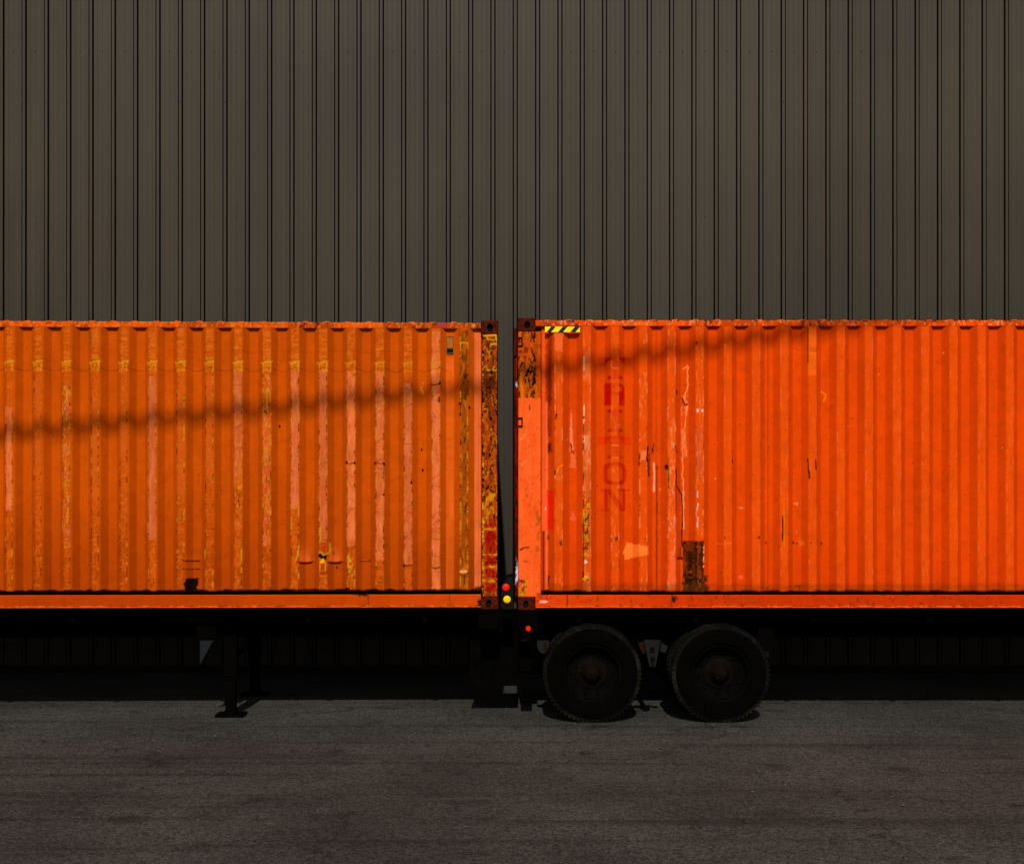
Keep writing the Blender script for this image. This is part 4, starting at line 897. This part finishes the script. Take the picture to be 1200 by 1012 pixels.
# red door edge and hinges standing proud of the end
def paint_edge(PX, PY):
    c = Canvas(PX, PY, S(120, 10, 5), 900); base_noise(c, 61, .25)
    c.mix(c.noise(.5, .06, 1, .5, .6), S(70, 6, 4)); c.mix(c.noise(.4, .12, 2, .54, .58) * np.clip(sm(650, 672, PY) + sm(445, 452, PY) * (1 - sm(462, 472, PY)), 0, 1), S(205, 205, 220)); c.mix(c.noise(.4, .1, 5, .56, .62), DARK)
    return c.c
painted_bar('door_edge', -0.026, 0.0, 0.02, 0.14, 0.12, (712 - 444) / SR, rfx, rfy, paint_edge, rc, step=0.006, ch=.003)
painted_bar('door_edge', -0.014, 0.0, 0.02, 0.12, (712 - 444) / SR + .002, HR - 0.16, rfx, rfy, lambda a, b: paint_edge(a, b) * .35, rc, step=0.006, ch=.003)
for z in (395, 489):
    bm = bmesh.new(); zt = (712 - z) / SR; zb = zt - 0.095
    add_box(bm, 0.000, 0.048, -0.020, 0.0, zt - 0.014, zt, .002); add_box(bm, 0.000, 0.048, -0.020, 0.0, zb, zb + 0.014, .002); add_box(bm, 0.034, 0.048, -0.020, 0.0, zb + .0145, zt - .0145, .0)
    bm_obj('lashing_bracket', bm, mat('bracket_rust', S(60, 14, 8), .8, noise=.4, nscale=30), rc)
# hazard stripes: a bent sheet following the corrugation under the rail
def hazard():
    z1 = (712 - 383.2) / SR; z0 = (712 - 389.6) / SR; xa = (638.5 - 607) / SR; xb = (679.3 - 607) / SR; x0 = (704 - 607) / SR
    n = 120; v = []; f = []; mi = []
    for i in range(n + 1):
        x = xa + (xb - xa) * i / n
        for j in range(13): v.append((x, -0.024 - (0.0008 if 0 < j < 12 else 0), z0 + (z1 - z0) * j / 12))
    for i in range(n):
        for j in range(12):
            f.append((i * 13 + j, (i + 1) * 13 + j, (i + 1) * 13 + j + 1, i * 13 + j + 1))
            px = 638.5 + 40.8 * (i + .5) / n; t = (j + .5) / 12                     # diagonal stripes
            u = px - t * 5.4
            black = any(a < u < b for a, b in ((640.3, 645.8), (653.8, 659.6), (668.0, 674.2)))
            mi.append(1 if black else 0)
    me_y = mat('stripe_yellow', S(255, 226, 8), .5, noise=.08, nscale=50); me_k = mat('stripe_black', (0.008, 0.008, 0.008), .5, noise=.4, nscale=50, dust=(.2, .2, .12), dust_amt=.3)
    o = mesh_obj('warning_stripe', v, f, [me_y, me_k], rc); o.data.polygons.foreach_set('material_index', mi)
    s = o.modifiers.new('thickness', 'SOLIDIFY'); s.thickness = 0.003; s.offset = 1
    tag(o, 'yellow and black diagonal warning stripe under the top rail')
hazard()

# ------------------------------------------------------------------ trailers
def wheel(parent, x, yf, z=0.5, s=1, r=0.502):
    """dual wheel, outer face at yf (s=+1: near side)"""
    wroot = empty('wheel', (x, yf, z), 0, parent)
    bm = bmesh.new()
    def tyre(y0):
        prof = [(0.292, y0 + 0.035), (0.300, y0 + 0.018), (0.330, y0 + 0.006), (0.385, y0 + 0.0), (0.430, y0 + 0.004), (0.462, y0 + 0.014), (0.482, y0 + 0.028)]
        tr = [(r - 0.005, y0 + 0.040), (r, y0 + 0.055), (r, y0 + 0.090), (r - 0.012, y0 + 0.093), (r - 0.012, y0 + 0.103), (r, y0 + 0.106), (r, y0 + 0.15), (r - .012, y0 + .153), (r - .012, y0 + .163), (r, y0 + .166), (r, y0 + .21), (r - .005, y0 + .23)]
        bk = [(0.47, y0 + 0.25), (0.40, y0 + 0.27), (0.30, y0 + 0.25), (0.292, y0 + .2)]
        al = prof + tr + bk
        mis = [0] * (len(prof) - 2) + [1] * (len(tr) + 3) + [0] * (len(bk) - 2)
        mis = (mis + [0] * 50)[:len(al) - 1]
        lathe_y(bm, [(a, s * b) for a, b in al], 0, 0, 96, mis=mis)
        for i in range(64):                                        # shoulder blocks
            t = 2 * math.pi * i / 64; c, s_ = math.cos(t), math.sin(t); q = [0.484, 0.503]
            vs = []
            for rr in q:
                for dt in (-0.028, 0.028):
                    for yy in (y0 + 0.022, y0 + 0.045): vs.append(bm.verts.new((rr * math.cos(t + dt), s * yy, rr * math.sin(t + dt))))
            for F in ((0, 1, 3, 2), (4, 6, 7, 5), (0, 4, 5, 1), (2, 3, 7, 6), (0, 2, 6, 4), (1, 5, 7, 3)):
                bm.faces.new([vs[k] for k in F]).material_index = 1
    tyre(0.0); tyre(0.31)
    # raised ring on the sidewall
    lathe_y(bm, [(0.404, s * 0.003), (0.407, s * -0.004), (0.412, s * -0.004), (0.415, s * 0.003)], 0, 0, 96)
    lathe_y(bm, [(0.318, s * 0.012), (0.322, s * 0.001), (0.328, s * 0.001), (0.332, s * 0.008)], 0, 0, 96)
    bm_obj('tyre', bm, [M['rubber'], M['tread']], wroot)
    bm = bmesh.new()
    lathe_y(bm, [(0.294, s * 0.020), (0.286, s * 0.012), (0.278, s * 0.030), (0.268, s * 0.10), (0.25, s * 0.14), (0.17, s * 0.155), (0.165, s * 0.148), (0.15, s * .148)], 0, 0, 64)
    for i in range(10):
        t = 2 * math.pi * i / 10; add_cyl(bm, (0.21 * math.cos(t), s * 0.118, 0.21 * math.sin(t)), (0.21 * math.cos(t), s * 0.15, 0.21 * math.sin(t)), 0.016, 0.018, 6)
    lathe_y(bm, [(0.28, s * .30), (.28, s * .55)], 0, 0, 48)
    bm_obj('rim', bm, M['rim'], wroot)
    bm = bmesh.new()
    lathe_y(bm, [(0.002, s * 0.045), (0.055, s * 0.048), (0.072, s * 0.060), (0.078, s * 0.105), (0.10, s * 0.115), (0.105, s * 0.14), (0.15, s * 0.15)], 0, 0, 32)
    for i in range(6):
        t = 2 * math.pi * i / 6; add_cyl(bm, (0.062 * math.cos(t), s * 0.044, 0.062 * math.sin(t)), (0.062 * math.cos(t), s * 0.055, 0.062 * math.sin(t)), 0.008, seg=6)
    bm_obj('hub', bm, M['hubrust'], wroot)
    return wroot
def copy_tree(o, parent):
    c = o.copy(); COL.objects.link(c); c.parent = parent
    for ch in list(o.children):
        d = ch.copy(); COL.objects.link(d); d.parent = c
    return c

def trailer(root, xa, xb, axles, legs_x, rear_left):
    """local frame: same as container's, z measured from the ground"""
    zt = ZB - 0.03
    for yy in (0.74, 1.58):
        bm = bmesh.new(); add_box(bm, xa, xb, yy, yy + 0.12, zt - 0.02, zt, .003); add_box(bm, xa, xb, yy, yy + 0.12, zt - 0.34, zt - 0.32, .003); add_box(bm, xa, xb, yy + 0.052, yy + 0.068, zt - 0.3198, zt - 0.0202, 0)
        bm_obj('main_beam', bm, M['chassis'], root)
    x = xa + 0.6
    while x < xb - 0.4:
        bm = bmesh.new(); add_box(bm, x, x + 0.06, 0.14, W - 0.14, zt - 0.13, zt - 0.03, .003); bm_obj('cross_member', bm, M['chassis'], root); x += 1.2
    for x0 in (xa - 0.0, xb - 0.20):
        bm = bmesh.new(); add_box(bm, x0, x0 + 0.20, 0.03, W - 0.03, zt - 0.20, zt + 0.006, .005)
        bm_obj('bolster', bm, M['chassis'], root)
    # landing legs
    for yy in (0.42, W - 0.56):
        lg = empty('landing_leg', (legs_x, yy, 0), 0, root)
        bm = bmesh.new(); add_box(bm, -0.07, 0.07, 0, 0.14, 0.42, zt - 0.1, .006); add_box(bm, -0.052, 0.052, 0.018, 0.122, 0.05, 0.4198, .004); bm_obj('leg_tube', bm, M['chassis'], lg)
        bm = bmesh.new(); add_box(bm, -0.15, 0.15, -0.06, 0.20, 0.004, 0.03, .004); add_box(bm, -0.06, 0.06, 0.0, 0.14, 0.0302, 0.07, .004); bm_obj('foot', bm, M['chassis'], lg)
    bm = bmesh.new(); add_cyl(bm, (legs_x, 0.56, 0.62), (legs_x, W - 0.56, 0.62), 0.025, seg=10); bm_obj('leg_brace', bm, M['chassis'], root)
    first = {}
    for ax in axles:
        bm = bmesh.new(); add_cyl(bm, (ax, 0.30, 0.5), (ax, W - 0.30, 0.5), 0.06, seg=16); bm_obj('axle', bm, M['chassis'], root)
        for s, yf in ((1, 0.035), (-1, W - 0.035)):
            if s not in first: first[s] = wheel(root, ax, yf, s=s)
            else:
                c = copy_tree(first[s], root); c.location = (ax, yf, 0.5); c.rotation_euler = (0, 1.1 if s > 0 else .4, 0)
    # leaf springs
    mid = sum(axles) / 2
    for yy in (0.66, W - 0.74):
        for ax in axles:
            bm = bmesh.new()
            for k in range(4):
                h = 0.52 - k * 0.12; zc = 0.62 + k * 0.018
                pts = [(ax + h * t, zc + 0.06 * (1 - t * t) * -1 + 0.10) for t in np.linspace(-1, 1, 9)]
                for (a, za), (b, zb) in zip(pts[:-1], pts[1:]): add_prism_y(bm, [(a, za), (b, zb), (b, zb + .014), (a, za + .014)], yy, yy + 0.08)
            bm_obj('leaf_spring', bm, M['chassis'], root)
    return root

rt = empty('container_trailer', (rx0, 0, 0), 0)
tag(rt, 'black skeletal trailer under the bright red-orange container, tandem tyres near its end', 'trailer', 'container trailers')
ax_r = [((694.5 - 607) / SR), ((846 - 607) / SR)]
trailer(rt, 0.0, L, ax_r, 9.4, True)
# rear marker box, hangers, bumper
px = lambda p: (p - 607) / SR
pz = lambda p: HC + (HZ - p) / SR
bm = bmesh.new(); add_box(bm, px(611), px(623), -0.004, 0.028, pz(752), pz(716), .006)
add_box(bm, px(613), px(621), -0.010, -0.0045, pz(719.5), pz(716.6), .002)
mb = bm_obj('marker_bracket', bm, M['chassis'], rt)
bm = bmesh.new(); add_cyl(bm, (px(619), -0.022, pz(736)), (px(619), -0.004, pz(736)), 0.024, 0.029, 24); bm_obj('marker_lamp', bm, M['red'], mb)
bm = bmesh.new(); add_box(bm, px(611), px(618), -0.0105, -0.0045, pz(750.5), pz(749.2), .001); bm_obj('bracket_edge', bm, M['rustbit'], mb)
bm = bmesh.new(); add_box(bm, 0.02, 0.14, 0.10, W - 0.10, 0.52, 0.64, .008); add_box(bm, 0.04, 0.10, 0.6, 0.7, 0.6402, ZB - .36, .004); add_box(bm, 0.04, 0.10, W - .7, W - 0.6, 0.6402, ZB - .36, .004); bm_obj('rear_bumper', bm, M['chassis'], rt)
# D shaped rear hanger beside the first tyre
bm = bmesh.new(); cx, cz = px(636.5), pz(754); pts = [(cx - .062, cz + .02), (cx + .062, cz + .02)] + [(cx + .062 * math.cos(t), cz - .115 * math.sin(t)) for t in np.linspace(0.15, 2.99, 12)]
add_prism_y(bm, pts, 0.10, 0.16, bev=0.004); hg = bm_obj('spring_hanger', bm, M['greysteel'], rt)
bm = bmesh.new(); add_prism_y(bm, [(cx + .005, cz + .01), (cx + .045, cz + .005), (cx + .05, cz - .05), (cx + .012, cz - .07)], 0.092, 0.0995); bm_obj('rust_patch', bm, M['rustbit'], hg)
# centre equaliser hanger between the tyres
c_ = 766.5
bm = bmesh.new(); add_prism_y(bm, [(px(755), pz(750.5)), (px(775.5), pz(750.5)), (px(772.5), pz(762)), (px(769.3), pz(782)), (px(762), pz(782.5)), (px(758), pz(764))], 0.05, 0.11, bev=.005)
eh = bm_obj('equaliser_hanger', bm, M['greysteel'], rt)
for (bx, bz, r_) in ((765, 761.5, .026), (765.3, 772.5, .024), (765.5, 780, .018)):
    bm = bmesh.new(); lathe_y(bm, [(r_, 0.049), (r_, 0.034), (r_ * .75, 0.030), (r_ * .6, 0.034), (r_ * .25, .036), (0.001, 0.036)], px(bx), pz(bz), 20); bm_obj('bolt', bm, M['hubrust'], eh)
for (p_) in ([(748, 754.5), (755.2, 752.5), (757.5, 765), (754, 767)], [(776, 753), (784, 758), (781, 766), (774, 764)]):
    bm = bmesh.new(); add_prism_y(bm, [(px(a), pz(b)) for a, b in p_], 0.062, 0.10, bev=.003); bm_obj('equaliser_arm', bm, M['rustbit'] if p_[0][0] < 760 else M['greysteel'], rt)
bm = bmesh.new(); add_cyl(bm, (px(766), .11, pz(768)), (px(766), .74, pz(768)), .03, seg=12); bm_obj('pivot_tube', bm, M['chassis'], rt)
bm = bmesh.new(); lathe_y(bm, [(.026, .30), (.026, .25), (.018, .245), (.016, .26), (.001, .26)], px(905), pz(770), 20); bm_obj('pipe_end', bm, M['rustbit'], rt)
bm = bmesh.new(); add_box(bm, px(895), px(915), .30, .38, pz(778), pz(716)); bm_obj('pipe_support', bm, M['chassis'], rt)

lt = empty('container_trailer', (lx, LEFT_D - D0, 0), R(1.6))
tag(lt, 'black skeletal trailer under the burnt orange container, lamp plate at its right end', 'trailer', 'container trailers')
trailer(lt, -L, 0.0, [-L + 0.85, -L + 2.17], (262 - 584) / SLs, False)
qx = lambda p: (p - 584) / SLs
qz = lambda p: HC + (HZ - p) / SLs
# added triangular plate, its grey standing in for a lit gap under the frame
bm = bmesh.new(); add_prism_y(bm, [(qx(229), qz(752)), (qx(245.5), qz(752)), (qx(229), qz(782.5))], 0.30, 0.33, bev=.003)
tag(bm_obj('lit_gap_plate', bm, M['litgap'], lt), 'added grey triangular plate in place of a lit opening under the frame')
bm = bmesh.new(); add_box(bm, qx(226), qx(249), 0.28, 0.40, qz(751.5), qz(722), .004); bm_obj('plate_mount', bm, M['chassis'], lt)
# lamp plate at the end
bm = bmesh.new(); add_prism_y(bm, [(qx(587.5), qz(699.5)), (qx(587.5), qz(684)), (qx(595.5), qz(673.5)), (qx(601.5), qz(672.5)), (qx(601.5), qz(699.5))], 0.0, 0.035, bev=.003)
lp = bm_obj('lamp_plate', bm, mat('plate_black', (.0016, .0018, .0018), .45, noise=.4, nscale=20, spec=.12), lt)
bm = bmesh.new(); add_prism_y(bm, [(qx(586.8), qz(684)), (qx(595), qz(672.8)), (qx(601.5), qz(671.6)), (qx(601.5), qz(673.6)), (qx(595.6), qz(674.6)), (qx(588), qz(684.6))], -0.012, -0.001)
bm_obj('plate_rim', bm, M['rim'], lp)
bm = bmesh.new(); add_box(bm, qx(587.3), qx(602), -0.004, 0.05, qz(714), qz(700), .005)
lb = bm_obj('lamp_box', bm, mat('lamp_box_rust', (.008, .004, .0025), .8, noise=.6, nscale=14, spec=.03), lt)
for (a, b, m_, par, r_) in ((593, 688, 'red', lp, .034), (594.2, 702, 'amber', lb, .034)):
    bm = bmesh.new(); lathe_y(bm, [(r_ + .004, -0.004), (r_ + .004, -0.012), (r_, -0.014), (r_ * .8, -0.018), (r_ * .4, -.020), (0.001, -.0205)], qx(a), qz(b), 28)
    bm_obj('red_lamp' if m_ == 'red' else 'yellow_lamp', bm, M[m_], par, smooth=True)
bm = bmesh.new(); add_box(bm, -0.30, qx(608.2), 0.52, 0.55, 0.30, ZB - 0.06, .005); bm_obj('gap_blocker', bm, M['chassis'], lt)  # added black sheet, hides the sunlit wall strip below the gap
bm = bmesh.new(); add_box(bm, -0.02, qx(602), 0.052, 0.16, ZB - 0.12, ZB - 0.04, .004); bm_obj('lamp_arm', bm, M['chassis'], lt)

# ------------------------------------------------------------------ poles and cable behind the camera (their line of shade crosses both containers)
CT = 13.2                                           # distance along y towards the sun
def shade_pt(px_, py_, y_=0.0):
    """point on the ray from the shaded spot to the sun, at the cable's plane"""
    p = Vector(((px_ - 600) * (D0 + y_) / 1500, y_, HC + (HZ - py_) * (D0 + y_) / 1500)); k = (y_ + CT) / -to_sun.y
    return p + to_sun * k
A = shade_pt(224, 489, 0.05); B = shade_pt(430, 467, 0.05); C3 = shade_pt(720, 419, 0.02); E = shade_pt(960, 386, 0.02)
co = np.polyfit([A.x, B.x, C3.x, E.x], [A.z, B.z, C3.z, E.z], 2)
bm = bmesh.new(); pts = []
for i in range(61):
    x = -16 + 32 * i / 60; pts.append(Vector((x, -CT, float(np.polyval(co, x)))))
for dz in (-0.057, -0.019, 0.019, 0.057):
    for a, b in zip(pts[:-1], pts[1:]): add_cyl(bm, a + Vector((0, 0, dz)), b + Vector((0, 0, dz)), 0.0130, seg=8, caps=False)
for k in range(0, 61, 3):                         # spacer clips tie the four lines into one bundle
    q = pts[k]; add_box(bm, q.x - 0.006, q.x + 0.006, q.y - 0.013, q.y + 0.013, q.z - 0.079, q.z + 0.079, 0)
o = bm_obj('overhead_cable', bm, M['cable']); tag(o, 'flat bundle of four black overhead lines slung between two poles across the yard', 'cable')
for k, p in enumerate((pts[0], pts[-1])):
    r = empty('utility_pole', (p.x, p.y, 0)); tag(r, ('shorter' if k == 0 else 'taller') + ' weathered timber pole holding the overhead cable at its ' + ('left end' if k == 0 else 'right end'), 'pole', 'poles carrying the cable')
    bm = bmesh.new(); add_cyl(bm, (0, 0.2, 0), (0, 0.2, p.z + 0.5), 0.17, 0.12, 16); bm_obj('pole', bm, M['wood'], r)
    bm = bmesh.new(); add_box(bm, -0.06, 0.06, 0.0, 0.10, p.z - 0.1, p.z + 0.1); bm_obj('clamp', bm, M['chassis'], r)
